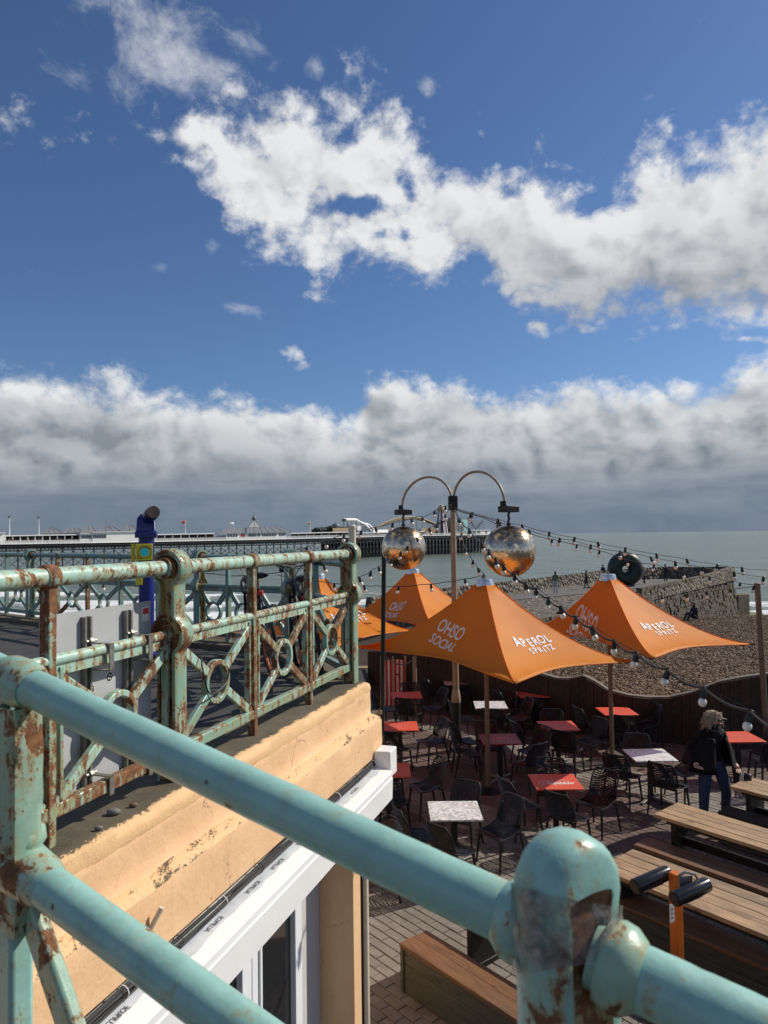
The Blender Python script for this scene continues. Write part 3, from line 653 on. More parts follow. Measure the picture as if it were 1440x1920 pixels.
# ------------------------------------------------------------------ railings
def casting(base, d, s=1.0, H=1.14, mid=.78, th=.115, bulge=.007, ktop=.03, kk=.018, r2=.105, Hd=0.0, web=.018):
    """main cast post: outline with a disc at mid height and a round head, rim proud of a sunk web"""
    n = Vector((d.y, -d.x, 0)).normalized(); d = Vector((d.x, d.y, 0)).normalized()
    r1, r2, wb, wn = .112 * s, r2 * s, .062 * s, .055 * s; H = H + Hd
    zs = [0, .05]; z = .1
    while z < H + r2 - .001: zs.append(z); z += .02
    zs += [H + r2 * .93, H + r2 * .985, H + r2]
    def hw(z):
        w = wb if z < mid else wn
        if abs(z - mid) < r1: w = max(w, math.sqrt(r1 * r1 - (z - mid) ** 2))
        if z > H: w = math.sqrt(max(0, r2 * r2 - (z - H) ** 2))
        elif H - z < r2: w = max(w, math.sqrt(r2 * r2 - (H - z) ** 2))
        return max(w, .002)
    out = [(-hw(z), z) for z in zs] + [(hw(z), z) for z in zs[::-1]]
    k = kk * s; m = len(out); kt = ktop * s
    inn = [(max(.003, abs(x) * (r2 - k) / r2 if z > H else abs(x) - k) * (1 if x > 0 else -1), H + (z - H) * (r2 - kt) / r2 if z > H else z) for x, z in out]
    def P(x, z, t): return base + n * x + d * t + Vector((0, 0, z))
    rim = MB(); h = th / 2 * s; web = web * s
    nrm = []
    for i in range(m):
        a_, b_ = out[max(i - 1, 0)], out[min(i + 1, m - 1)]; ex, ez = b_[0] - a_[0], b_[1] - a_[1]; l_ = math.hypot(ex, ez) or 1; nrm.append((-ez / l_, ex / l_))
    cx_ = [(x + nx * .0, z) for (x, z), (nx, nz) in zip(out, nrm)]
    AN = [-90, -60, -30, 0, 30, 60, 90]; vs = []
    for a_ in AN:
        c_, s_ = math.cos(R(a_)) * bulge * s, math.sin(R(a_)) * h
        for (x, z), (nx, nz) in zip(out, nrm): vs.append(P(x + nx * c_, z + nz * c_, s_))
    vs += [P(x, z, t) for t in (-h, h) for x, z in inn]; q_ = len(AN); fs = []
    for i in range(m):
        j = (i + 1) % m
        for r_ in range(q_ - 1): fs.append((r_ * m + i, r_ * m + j, (r_ + 1) * m + j, (r_ + 1) * m + i))
        fs += [(i, q_ * m + i, q_ * m + j, j), ((q_ - 1) * m + i, (q_ - 1) * m + j, (q_ + 1) * m + j, (q_ + 1) * m + i)]
    rim.add(vs, [f[::-1] for f in fs])
    wv = [P(x, z, t) for t in (-web, web) for x, z in inn]; hw_ = m // 2; wf = []
    for i in range(hw_ - 1):
        a, b_ = i, m - 1 - i
        wf += [(a, a + 1, b_ - 1, b_), (m + a, m + b_, m + b_ - 1, m + a + 1)]
    wb_ = MB(); wb_.add(wv, wf)
    # walls between the rim and the web
    iv = [P(x, z, t) for t in (-h, -web, web, h) for x, z in inn]; f2 = []
    for i in range(m - 1):
        j = i + 1
        f2 += [(i, m + i, m + j, j), (2 * m + i, 3 * m + i, 3 * m + j, 2 * m + j)]
    wb_.add(iv, f2)
    return rim, wb_
def railing(root, posts, kinds, heads, mat, Z=(1.14, .78, .14), rt_=.042, rng=None, lowpoly=False, mats=None, s=1.0):
    rng = rng or random.Random(3); T, Mi, Bo = Z; seg = 8 if lowpoly else 16; mp = mats or [mat]
    V = lambda p, z: Vector((p.x, p.y, p.z + z))
    n = len(posts)
    # long members between main posts
    mains = [i for i in range(n) if kinds[i] == 'M' or i in (0, n - 1)]
    for a, b in zip(mains, mains[1:]):
        pts = [V(posts[i], T) for i in range(a, b + 1)]
        mb = MB(); mb.tube(pts, rt_ * s, seg); mb.build('top_rail', mat, root)
        mb = MB(); mb.tube([V(posts[i], Mi) for i in range(a, b + 1)], .026 * s, seg)
        for i in range(a, b): mb.bar(V(posts[i], Mi - .042 * s), V(posts[i + 1], Mi - .042 * s), .022 * s, .05 * s)
        mb.build('mid_rail', mat, root)
        mb = MB()
        for i in range(a, b): mb.bar(V(posts[i], Bo), V(posts[i + 1], Bo), .05 * s, .06 * s)
        mb.build('bottom_rail', rng.choice(mp), root, bevel=0 if lowpoly else .006)
    for i in range(n):
        d = posts[min(i + 1, n - 1)] - posts[max(i - 1, 0)]; d.z = 0; d.normalize(); nn = Vector((d.y, -d.x, 0))
        if kinds[i] == 'M':
            rim, web = casting(posts[i], d, heads * s, T, Mi); o = rim.build('post', mat if lowpoly else M['cast'], root, ang=60)
            web.build('web', M['web'] if not lowpoly or rng.random() < .6 else mat, o, ang=50)
            mb = MB()
            for sg in (-1, 1):
                c = V(posts[i], T); mb.tube([c + d * (sg * .03), c + d * (sg * .085)], (rt_ + .016) * s, seg)
            mb.build('collar', M['rail_rusty'], root)
        else:
            mt = M['rail_rusty'] if rng.random() < (.45 if lowpoly else .95) else mat
            mb = MB(); w = .054 * s; mb.bar(V(posts[i], -.02), V(posts[i], T - .03), .048 * s, w, upv=nn); mb.build('baluster', mt, root, bevel=0 if lowpoly else .007)
            mb = MB(); c = V(posts[i], T); q = .5 * (rt_ * 2 + .012); mb.tube([c - d * .036 * s, c - d * .026 * s, c + d * .026 * s, c + d * .036 * s], [rt_ * s + .004, rt_ * s + .012, rt_ * s + .012, rt_ * s + .004], seg); mb.build('saddle', mt if not lowpoly else mat, root)
    for i in range(n - 1):
        a, b = posts[i], posts[i + 1]; d = (b - a).normalized(); L = (b - a).length; nn = Vector((d.y, -d.x, 0)); nn.normalize()
        zt, zb = Mi - .065 * s, Bo + .02 * s; cz = (zt + zb) / 2; c = (a + b) / 2 + Vector((0, 0, cz)); rr = .132 * s
        mb = MB(); vs = []; fs = []; K = 14 if lowpoly else 28
        for k in range(K):
            t = 2 * math.pi * k / K
            for (r, w) in ((rr, -.02 * s), (rr, .02 * s), (rr - .032 * s, .02 * s), (rr - .032 * s, -.02 * s)):
                vs.append(c + d * (r * math.cos(t)) + Vector((0, 0, 1)) * (r * math.sin(t)) + nn * w)
        for k in range(K):
            j = (k + 1) % K
            for q in range(4): fs.append((4 * k + q, 4 * k + (q + 1) % 4, 4 * j + (q + 1) % 4, 4 * j + q))
        mb.add(vs, [f[::-1] for f in fs]); mb.build('ring', rng.choice(mp), root, bevel=0 if lowpoly else .005)
        for sx in (-1, 1):
            for sz in (-1, 1):
                e = c + d * (sx * (L / 2 - .035)) + Vector((0, 0, sz * (zt - zb) / 2)); v = (e - c).normalized()
                p0 = c + v * (rr - .016 * s); mb = MB(); mb.bar(p0, e, .033 * s, .056 * s, upv=nn.cross(v)); mb.build('brace', rng.choice(mp), root, bevel=0 if lowpoly else .006)
        if not lowpoly:
            for e in (a, b):
                sg = 1 if e is a else -1; mb = MB(); q = e + d * (sg * .06); mb.bar(V(q, Bo), V(q, Mi - .03), .022 * s, .04 * s, upv=nn); mb.build('stile', rng.choice(mp), root, bevel=.004)
CR = pl(657, 1279, PZ)
near = [CR - dv * (.885 * k) for k in range(0, 7)]
rn = thing('railing', 'rusty turquoise cast iron railing on the peach wall, nearest the grey sign', 'railing', near[3])
for o in near: o.z = PZ
railing(rn, near, ['M' if k % 3 == 0 else 'I' for k in range(7)], .92, M['rail'], mats=[M['rail'], M['rail_rusty'], M['cast']], rng=random.Random(5))
# the far curved railing
fp = []; fk = []
for (a, b, k) in ((FARPTS[0], FARPTS[1], 2), (FARPTS[1], FARPTS[2], 3), (FARPTS[2], FARPTS[3], 5), (FARPTS[3], FARPTS[4], 5)):
    for i in range(k): fp.append(a.lerp(b, i / k)); fk.append('M' if i == 0 else 'I')
fp.append(FARPTS[4]); fk.append('M')
fp[0] = fp[0].lerp(fp[1], .14); fk[0] = 'I'
rf = thing('railing', 'green sea railing curving along the far edge of the deck behind the telescope', 'railing', FARPTS[2])
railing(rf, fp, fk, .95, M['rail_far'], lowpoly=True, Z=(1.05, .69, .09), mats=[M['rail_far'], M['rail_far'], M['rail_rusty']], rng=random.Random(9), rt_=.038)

# ------------------------------------------------------------------ foreground handrail
def foreground():
    A = Vector((-.68, 1.389, EYE.z)) ; A = at(60, 1290, 1.389); B = at(480, 1490, 1.093)
    step = B - A; P = lambda t: A + step * t
    d = step.normalized(); dh = Vector((step.x, step.y, 0)).normalized(); nn = Vector((dh.y, -dh.x, 0)); Lk = step.length
    r = thing('railing', 'thick glossy turquoise handrail closest to the viewer, with tape round its post', 'railing', P(1.84) - Vector((0, 0, 1.1)))
    kt = 1.845
    mat = M['rail_fg']; R_ = .035
    for t0, t1, nm in ((-.9, kt - .02, 'top_rail'), (kt + .05, 2.75, 'top_rail')):
        n = 40; mb = MB(); pts = [P(t0 + (t1 - t0) * i / n) + Vector((0, 0, .0016 * noise.noise(Vector((i * .6, t0, 0))))) for i in range(n + 1)]
        mb.tube(pts, R_, 32); mb.build(nm, mat, r)
    # thick sloping mid rail: measured 0.36 m below
    m0 = at(60, 1640, 1.389); m1 = at(480, 1950, 1.093); ms = m1 - m0
    mb = MB(); mb.tube([m0 + ms * t for t in [-.9 + .12 * i for i in range(24)]], .038, 28)
    mb.build('mid_rail', mat, r)
    mb = MB(); bd = ms.normalized(); bc = m0 + ms * -.075; mb.tube([bc - bd * .075, bc - bd * .06, bc, bc + bd * .07, bc + bd * .10], [.040, .048, .052, .047, .0385], 24); mb.build('boss', M['rail_fg_rust'], r)
    # left baluster with lumpy paint, saddle, lower members
    q = P(-.075); q2 = m0 + ms * -.075
    n = 30; mb = MB(); w, h = .036, .030; vs = []; fs = []
    for i in range(n + 1):
        z = -.045 - (.43) * i / n
        for k in range(16):
            a = 2 * math.pi * k / 16; cx = math.copysign(min(1, abs(math.cos(a)) * 1.35), math.cos(a)); sy = math.copysign(min(1, abs(math.sin(a)) * 1.35), math.sin(a))
            b = 1 + .10 * noise.noise(Vector((cx * 1.6, sy * 1.6, z * 22))); vs.append(q + dh * (cx * w * b) + nn * (sy * h * b) + Vector((0, 0, z)))
    for i in range(n):
        for k in range(16): fs.append((i * 16 + k, i * 16 + (k + 1) % 16, (i + 1) * 16 + (k + 1) % 16, (i + 1) * 16 + k))
    mb.add(vs, [f[::-1] for f in fs]); mb.build('baluster', M['rail_fg_rust'], r, ang=70)
    mb = MB(); mb.tube([q - d * .05, q - d * .03, q, q + d * .03, q + d * .048], [.038, .045, .047, .045, .038], 28); mb.build('saddle', M['rail_fg_rust'], r)
    mb = MB(); c = q2 + Vector((0, 0, .055)); mb.tube([c + Vector((0, 0, -.02)), c + Vector((0, 0, -.008)), c + Vector((0, 0, .012)), c + Vector((0, 0, .02))], [.042, .05, .048, .04], 20); mb.build('collar', M['rail_fg_rust'], r)
    mb = MB(); mb.bar(q2 + Vector((0, 0, -.06)) - dh * .01, q2 + Vector((0, 0, -.85)) - dh * .01, .05, .05, upv=nn); mb.build('baluster', mat, r, bevel=.01)
    for sg, x in ((1, .62),):
        a = q2 + dh * .02 + Vector((0, 0, -.045)); e = a + dh * .30 + Vector((0, 0, -.44)); mb = MB(); v = (e - a).normalized(); mb.bar(a, e, .03, .056, upv=nn.cross(v)); mb.build('brace', M['rail_fg_rust'], r, bevel=.009)
    # main post with knob head
    k = P(kt); base = Vector((k.x, k.y, k.z - 1.14))
    pr = Matrix.Rotation(R(-24), 3, 'Z') @ dh; rim, web = casting(base, pr, .82, 1.14, .78, .088, .020, .052, .014, .060, .064, .038); 
    o = rim.build('post', M['rail_fg_head'], r, ang=80); web.build('web', M['web'], o, ang=60)
    hc = base + Vector((0, 0, 1.14))
    for sg in (-1, 1):
        mb = MB(); c = k; mb.tube([c + d * (sg * .040), c + d * (sg * .056), c + d * (sg * .070), c + d * (sg * .084)], [.043, .049, .047, .0365], 28); mb.build('collar', M['rail_fg'] if sg < 0 else M['rail_fg_rust'], r)
    # clear tape wrapped round the head and again lower down
    for zc, hh, rx, ry in ((.016, .05, .072, .056), (-.215, .035, .070, .052)):
        mb = MB(); vs = []; fs = []; n1 = 56; n2 = 6
        for i in range(n2 + 1):
            for j in range(n1):
                th = 2 * math.pi * j / n1; v = Vector((pr.y, -pr.x, 0)) * math.cos(th) * rx + pr * math.sin(th) * ry
                w = 1 + .05 * noise.noise(Vector((math.cos(th) * 3, math.sin(th) * 3, i * .5))) + .02 * noise.noise(Vector((math.cos(th) * 9, math.sin(th) * 9, i * 1.1)))
                z = zc + hh * (i / n2 - .5) * (1.6 + .5 * math.cos(th * 1 + 1)) + .03 * math.sin(th + .8); vs.append(hc + v * w + Vector((0, 0, z)))
        for i in range(n2):
            for j in range(n1): fs.append((i * n1 + j, i * n1 + (j + 1) % n1, (i + 1) * n1 + (j + 1) % n1, (i + 1) * n1 + j))
        mb.add(vs, fs); mb.build('tape', M['tape'], r, ang=60)
    # the ramp slab that carries it (below the picture)
    s0 = P(-1.2) - Vector((0, 0, 1.36)); s1 = P(3.2) - Vector((0, 0, 1.36)); back = -nn if nn.y > 0 else nn
    mb = MB(); q = [s0 - back * .12, s1 - back * .12, s1 + back * 2.2, s0 + back * 2.2]
    vs = [x for x in q] + [x - Vector((0, 0, .3)) for x in q]; mb.add(vs, [(0, 1, 2, 3), (7, 6, 5, 4), (0, 4, 5, 1), (1, 5, 6, 2), (2, 6, 7, 3), (3, 7, 4, 0)])
    tag(mb.build('ramp', M['conc'], smooth=False), kind='structure')
foreground()
# ------------------------------------------------------------------ beach, sea, groyne
def lerp_table(T, y):
    if y <= T[0][0]: return T[0][1]
    for (a, za), (b, zb) in zip(T, T[1:]):
        if y <= b: k = (y - a) / (b - a); k = k * k * (3 - 2 * k) if False else k; return za + (zb - za) * k
    return T[-1][1]
def sm(x, a, b): k = max(0, min(1, (x - a) / (b - a))); return k * k * (3 - 2 * k)
TR = [(14, .95), (17, .85), (22, .62), (38, .02), (42, -.35), (60, -3.0), (92, -6.5), (140, -10)]
TL = [(14, .3), (25, -.6), (60, -4.0), (96, -6.5), (140, -9.5)]
def beach_z(x, y):
    k = sm(x / max(y, 5), -.12, .10); z = lerp_table(TL, y) * (1 - k) + lerp_table(TR, y) * k
    return z + .10 * noise.noise(Vector((x * .12, y * .12, 0))) + .035 * noise.noise(Vector((x * .6, y * .6, 3)))
def grid_obj(name, xs, ys, fz, m, kind='structure'):
    mb = MB(); nx = len(xs); vs = [(x, y, fz(x, y)) for y in ys for x in xs]
    fs = [(j * nx + i, j * nx + i + 1, (j + 1) * nx + i + 1, (j + 1) * nx + i) for j in range(len(ys) - 1) for i in range(nx - 1)]
    mb.add(vs, fs); o = mb.build(name, m, ang=180); tag(o, kind=kind); return o
# fence line (top of the curve given in the picture, foot on the terrace)
FEN = [(690, 1222, 19.8), (760, 1226, 19.2), (840, 1236, 18.5), (920, 1248, 17.7), (985, 1258, 17.1), (1012, 1265, 16.8), (1044, 1274, 16.5), (1068, 1274, 16.3), (1092, 1269, 16.1), (1117, 1281, 15.9), (1140, 1296, 15.8), (1178, 1306, 15.6), (1215, 1310, 15.5),
       (1252, 1310, 15.4), (1299, 1300, 15.2), (1347, 1281, 15.0), (1395, 1272, 14.9), (1440, 1266, 14.8), (1520, 1262, 14.6), (1640, 1275, 14.3)]
def fence_y(x):
    P = [at(a, b, c) for a, b, c in FEN]
    for p, q in zip(P, P[1:]):
        if p.x <= x <= q.x: return p.y + (q.y - p.y) * (x - p.x) / (q.x - p.x)
    return P[0].y if x < P[0].x else P[-1].y
_fy = {}
def fy(x):
    k = round(x * 5) / 5
    if k not in _fy: _fy[k] = fence_y(k)
    return _fy[k]
def build_beach():
    xs = [-70 + i * 1.0 for i in range(69)] + [-1 + i * .35 for i in range(75)] + [25.5 + i * 1.2 for i in range(70)]
    ys = [14.9 + i * .35 for i in range(75)] + [41.5 + i * 1.1 for i in range(92)]
    def fz(x, y):
        if x > -9 and y < fy(x) + .12 and x < 22: return -1.2
        return beach_z(x, y)
    o = grid_obj('beach', xs, ys, fz, M['shingle'])
    # pebbles one can see on the near part of the beach: instanced stones
    rng = random.Random(21); variants = []
    for k in range(5):
        bm = bmesh.new(); bmesh.ops.create_icosphere(bm, subdivisions=1, radius=1)
        for v in bm.verts: v.co *= 1 + .22 * noise.noise(v.co * 1.7 + Vector((k * 3, 0, 0))); v.co.x *= 1.25; v.co.z *= .62
        me = bpy.data.meshes.new('pebble_shape'); bm.to_mesh(me); bm.free(); me.shade_smooth(); me.materials.append(M['pebble']); variants.append(me)
    pts = []
    x0 = 2.5
    while len(pts) < 70000:
        y = 15 + (41 - 15) * rng.random() ** 1.5; x = rng.uniform(2.0, min(26, .62 * y + 3))
        if y < fy(x) + .16: continue
        pts.append((x, y, beach_z(x, y) + rng.uniform(-.012, .012)))
    pm = bpy.data.meshes.new('shingle_stones'); pm.from_pydata(pts, [], []); po = bpy.data.objects.new('shingle_stones', pm); col.objects.link(po); tag(po, kind='stuff')
    cl = bpy.data.collections.new('pebble_shapes')
    for me in variants: cl.objects.link(bpy.data.objects.new('pebble_shape', me))
    ng = bpy.data.node_groups.new('scatter', 'GeometryNodeTree'); ng.interface.new_socket('Geometry', in_out='INPUT', socket_type='NodeSocketGeometry'); ng.interface.new_socket('Geometry', in_out='OUTPUT', socket_type='NodeSocketGeometry')
    N = ng.nodes; Lk = ng.links; gi = N.new('NodeGroupInput'); go = N.new('NodeGroupOutput'); ip = N.new('GeometryNodeInstanceOnPoints'); ci = N.new('GeometryNodeCollectionInfo'); ci.inputs[0].default_value = cl; ci.inputs['Separate Children'].default_value = True; ci.inputs['Reset Children'].default_value = True
    rs = N.new('FunctionNodeRandomValue'); rs.data_type = 'FLOAT'; rs.inputs[2].default_value = .022; rs.inputs[3].default_value = .052
    rr = N.new('FunctionNodeRandomValue'); rr.data_type = 'FLOAT_VECTOR'; rr.inputs[0].default_value = (-.35, -.35, 0); rr.inputs[1].default_value = (.35, .35, 6.28)
    m2p = N.new('GeometryNodeMeshToPoints')
    Lk.new(gi.outputs[0], m2p.inputs[0]); Lk.new(m2p.outputs[0], ip.inputs['Points']); Lk.new(ci.outputs[0], ip.inputs['Instance']); ip.inputs['Pick Instance'].default_value = True
    Lk.new(rs.outputs[1], ip.inputs['Scale']); Lk.new(rr.outputs[0], ip.inputs['Rotation']); Lk.new(ip.outputs[0], go.inputs[0])
    md = po.modifiers.new('scatter', 'NODES'); md.node_group = ng
build_beach()
SEA = -6.5
def build_sea():
    rings = []; r = 70.0
    while r < 30000: rings.append(r); r *= 1.012 if r < 300 else 1.05 if r < 1500 else 1.3
    rings.append(40000)
    azs = [R(-75 + i * .45) for i in range(334)]
    def shore(x): return 96 - .12 * x if x < 0 else 96 - .17 * x
    mb = MB(); vs = []; foam = []
    for r in rings:
        for a in azs:
            x, y = r * math.sin(a), r * math.cos(a); s = y - shore(x); z = 0; fo = 0
            if r < 420:
                n1 = noise.noise(Vector((x * .02, y * .02, 1)))
                for (c, h, w, dr) in ((7, .35, 2.2, 3), (20, .75, 3.0, 6), (38, .45, 4.5, 8), (60, .35, 5, 9), (85, .3, 6, 10)):
                    cc = c + dr * n1 + 3 * noise.noise(Vector((x * .05, c, 2))); amp = max(0, .25 + 1.1 * noise.noise(Vector((x * .035 + c, c * .3, 7))) + .35)
                    q = (s - cc) / w; z += h * amp * (1 + .9 * sm(x, 20, 45)) * math.exp(-q * q)
                    if c < 45:
                        k = (cc - s) / (9 if c > 10 else 7); fo = max(fo, amp * (1.5 if c > 10 else 1.4) * math.exp(-abs(k) * 1.2) if k > -.12 else 0)
                z += .09 * noise.noise(Vector((x * .25, y * .5, 0))) + .16 * noise.noise(Vector((x * .07, y * .13, 4)))
                fo = max(fo, sm(16 - s, 0, 15) * .9)
            vs.append((x, y, SEA + z)); foam.append(min(1, fo))
    n = len(azs); fs = [(j * n + i, (j + 1) * n + i, (j + 1) * n + i + 1, j * n + i + 1) for j in range(len(rings) - 1) for i in range(n - 1)]
    mb.add(vs, [f[::-1] for f in fs]); o = mb.build('sea', M['sea'], ang=180); tag(o, kind='structure')
    at_ = o.data.attributes.new('foam', 'FLOAT', 'POINT'); at_.data.foreach_set('value', foam)
    # sea bed so that nothing is open below
    mb = MB(); mb.lathe([(45000, -12.0), (.01, -12.0)], (0, 0, 0), 48, caps=False); tag(mb.build('sea_bed', M['joint'], smooth=False), kind='structure')
build_sea()
GA, GB, GC, GD, GE, GF, GG = [Vector(p) for p in ((7.5, 36, 0), (16.4, 47, 0), (32.2, 67, 0), (27.5, 70.5, 0), (20.5, 67.5, 0), (4.4, 50.5, 0), (-1, 44, 0))]
def build_groyne():
    g = thing('groyne', 'flint stone groyne running out to sea under the green ring sculpture', 'groyne', GB)
    mb = MB(); mb.prism([(p.x, p.y) for p in (GA, GB, GC, GD, GE, GF, GG)], -9, -.02); mb.build('core', M['flint'], g, smooth=False)
    pa = [Vector((5.6, 46.8, 0)), Vector((14.6, 53.2, 0)), Vector((29.5, 66, 0)), Vector((27, 68.5, 0)), Vector((21, 65.5, 0)), Vector((5.6, 49, 0))]
    mb = MB(); mb.prism([(p.x, p.y) for p in pa], -.02, .03); mb.build('walkway', M['path'], g, smooth=False)
    def parapet(pts, h0, h1, th, name='parapet'):
        mb = MB(); vs = []; fs = []; P = []
        for a, b in zip(pts, pts[1:]):
            k = max(2, int((b - a).length / .8)); P += [a.lerp(b, i / k) for i in range(k)]
        P.append(pts[-1]); L = len(P)
        for i, p in enumerate(P):
            d = (P[min(i + 1, L - 1)] - P[max(i - 1, 0)]).normalized(); n = Vector((d.y, -d.x, 0)); h = h0 + (h1 - h0) * i / (L - 1) + .05 * noise.noise(Vector((i * .4, h0, 0)))
            for w, z in ((th / 2, -.05), (th / 2 * .85, h * .6), (th / 2 * .6, h), (-th / 2 * .6, h + .02), (-th / 2 * .85, h * .5), (-th / 2, -.05)): vs.append(p + n * w + Vector((0, 0, z)))
        for i in range(L - 1):
            for q in range(5): fs.append((6 * i + q, 6 * i + 6 + q, 6 * i + 7 + q, 6 * i + 1 + q))
        fs += [tuple(range(6)), tuple(6 * (L - 1) + q for q in range(6))[::-1]]; mb.add(vs, fs); mb.build(name, M['flint'], g, ang=60)
    parapet([GA.lerp(GB, .2), GB, GB.lerp(GC, .5)], .35, .75, .7); parapet([GB.lerp(GC, .49), GC], .75, 1.15, .7); parapet([GC, GD, GE, GE.lerp(GF, .5)], 1.15, .85, .6); parapet([GE.lerp(GF, .48), GF, GG], .85, .75, .6)
    rng = random.Random(4)
    def blocks(a, b, z0, z1, name):
        d = (b - a); L = d.length; d.normalize(); n = Vector((d.y, -d.x, 0)); mb = MB(); z = z0; row = 0
        while z < z1 - .05:
            h = .25; x = -rng.uniform(0, .4)
            while x < L:
                w = rng.uniform(.28, .65); x0 = max(0, x); x1 = min(L, x + w)
                if x1 - x0 > .1:
                    dep = rng.uniform(.05, .18) + (z1 - z) * .09
                    mb.box(a + d * ((x0 + x1) / 2) + n * (dep / 2 - .1) + Vector((0, 0, z + h / 2)), (x1 - x0 - .035, dep + .2, h - .035), Matrix((d, n, Vector((0, 0, 1)))).transposed())
                x += w
            z += h
        tag(mb.build(name, M['block'], g, smooth=False), kind='stuff')
    blocks(GB + Vector((.1, -.1, 0)), GC, -7.6, .9, 'stone_courses'); blocks(GC, GD, -7.6, .9, 'end_stone_courses'); blocks(GA, GB, -3, .1, 'landward_stone_courses')
    for (px, py, D, sx, sy, sz, m, nm) in ((1375, 1145, 71, 2.2, 2.2, 3.4, 'block', 'stepped stone block at the seaward foot of the groyne wall'), (1392, 1168, 74, 3.6, 2.6, 2.0, 'moss', 'green algae covered block lying in the surf beside the groyne'), (1352, 1168, 72, 2.0, 2.0, 1.6, 'block', 'dark stone block at the groyne foot left of the algae covered one')):
        p = at(px, py, D); mb = MB(); mb.box(p, (sx, sy, sz), .6); tag(mb.build('stone_block', M[m], bevel=.12), nm, 'stone block', 'blocks at the end of the groyne')
    # ring sculpture
    c = at(1172, 1067, 60); s = thing('ring_sculpture', 'large dark green ring shaped sculpture standing on the groyne', 'sculpture', c - Vector((0, 0, 1.45)))
    mb = MB(); vs = []; fs = []; N1, N2 = 48, 24; Rm, Rs = .86, .60; ax = (EYE - c); ax.z = 0; ax.normalize(); ax = (ax + Vector((.30, 0, 0))).normalized(); sx = Vector((ax.y, -ax.x, 0))
    for i in range(N1):
        a = 2 * math.pi * i / N1; u = sx * math.cos(a) + Vector((0, 0, 1)) * math.sin(a)
        for j in range(N2):
            b = 2 * math.pi * j / N2; vs.append(c + u * (Rm + Rs * math.cos(b)) + ax * (Rs * 1.02 * math.sin(b)))
    for i in range(N1):
        for j in range(N2): fs.append((i * N2 + j, i * N2 + (j + 1) % N2, ((i + 1) % N1) * N2 + (j + 1) % N2, ((i + 1) % N1) * N2 + j))
    mb.add(vs, fs); mb.build('ring', M['donut'], s)
    mb = MB(); mb.box(c - Vector((0, 0, 1.46)), (1.2, 1.0, .3), .3); mb.build('plinth', M['path'], s, bevel=.03)
build_groyne()
def build_fence():
    P = [at(a, b, c) for a, b, c in FEN]; f = thing('fence', 'dark timber fence with a wavy top between the terrace and the beach', 'fence', (P[7].x, P[7].y, 0)); rng = random.Random(8)
    tot = 0; segs = []
    for a, b in zip(P, P[1:]): segs.append((tot, a, b)); tot += (Vector((b.x, b.y)) - Vector((a.x, a.y))).length
    def pt(s):
        for st, a, b in segs[::-1]:
            if s >= st: L = (Vector((b.x, b.y)) - Vector((a.x, a.y))).length; return a.lerp(b, min(1, (s - st) / L))
        return P[0]
    s = 0
    while s < tot - .05:
        w = rng.uniform(.16, .25); e = min(tot, s + w); a, b = pt(s + .004), pt(e - .004); d = Vector((b.x - a.x, b.y - a.y, 0)).normalized(); n = Vector((d.y, -d.x, 0)); o = rng.uniform(-.012, .012)
        mb = MB(); q = [a + n * (o + .02), b + n * (o + .02), b + n * (o - .02), a + n * (o - .02)]
        vs = [Vector((p.x, p.y, -.01)) for p in q] + [Vector((p.x, p.y, p.z)) for p in q]
        mb.add(vs, [(3, 2, 1, 0), (4, 5, 6, 7), (0, 1, 5, 4), (1, 2, 6, 5), (2, 3, 7, 6), (3, 0, 4, 7)])
        ob = mb.build('plank', M['wood_dark'], f, smooth=False); s = e
    # timber edge board that follows the wave, holding the shingle back
    mb = MB(); vs = []; fs = []; K = 150
    for i in range(K + 1):
        p = pt(tot * i / K); p2 = pt(min(tot, tot * i / K + .05)); d = Vector((p2.x - p.x, p2.y - p.y, 0)); d = d.normalized() if d.length > 1e-6 else Vector((1, 0, 0)); n = Vector((d.y, -d.x, 0))
        for w, z in ((-.03, .0), (-.03, .03), (-.16, .035), (-.16, -.3)): vs.append(p + n * w + Vector((0, 0, z)))
    for i in range(K):
        for q in range(3): fs.append((4 * i + q, 4 * i + q + 1, 4 * i + 5 + q, 4 * i + 4 + q))
    mb.add(vs, fs); mb.build('capping', simple('weathered_capping', (.16, .14, .115), .85), f)
build_fence()
# ------------------------------------------------------------------ pier
PX0 = [(-128.0, 240.0), (60.0, 437.0)]
PD = Vector((188, 197, 0)).normalized(); PN = Vector((PD.y, -PD.x, 0))
def pier_pt(px, back=0.0):    # point of the pier seen at column px, so many metres behind its near edge
    r = ray(px, 1005); ax, ay = PX0[0][0] - PN.x * back, PX0[0][1] - PN.y * back; ux, uy = PD.x, PD.y
    # solve EYE + k r = P0 + s d in plan
    det = r.x * (-uy) - (-ux) * r.y; k = (ax * (-uy) + ux * ay) / det
    return Vector((r.x * k, r.y * k, 0)), k
DECKPX = [(-200, 1025.5), (0, 1020.8), (240, 1016.8), (500, 1011.6), (620, 1008.5), (720, 1006), (820, 1004), (920, 1002.8)]
def deck_y(px):
    for (a, b), (c, d) in zip(DECKPX, DECKPX[1:]):
        if px <= c: return b + (d - b) * (px - a) / (c - a)
    return DECKPX[-1][1]
def pz(px, upx):
    p, k = pier_pt(px); y = deck_y(px) - upx; q = at(px, y, 1); r = ray(px, y); return EYE.z + r.z * (Vector((p.x, p.y)).length / Vector((r.x, r.y)).length)
def PP(px, upx, back=0.0):   # pixel column, pixels above the deck, metres behind the near edge
    q, k = pier_pt(px, back); return Vector((q.x, q.y, pz(px, 0) + upx * k / F))
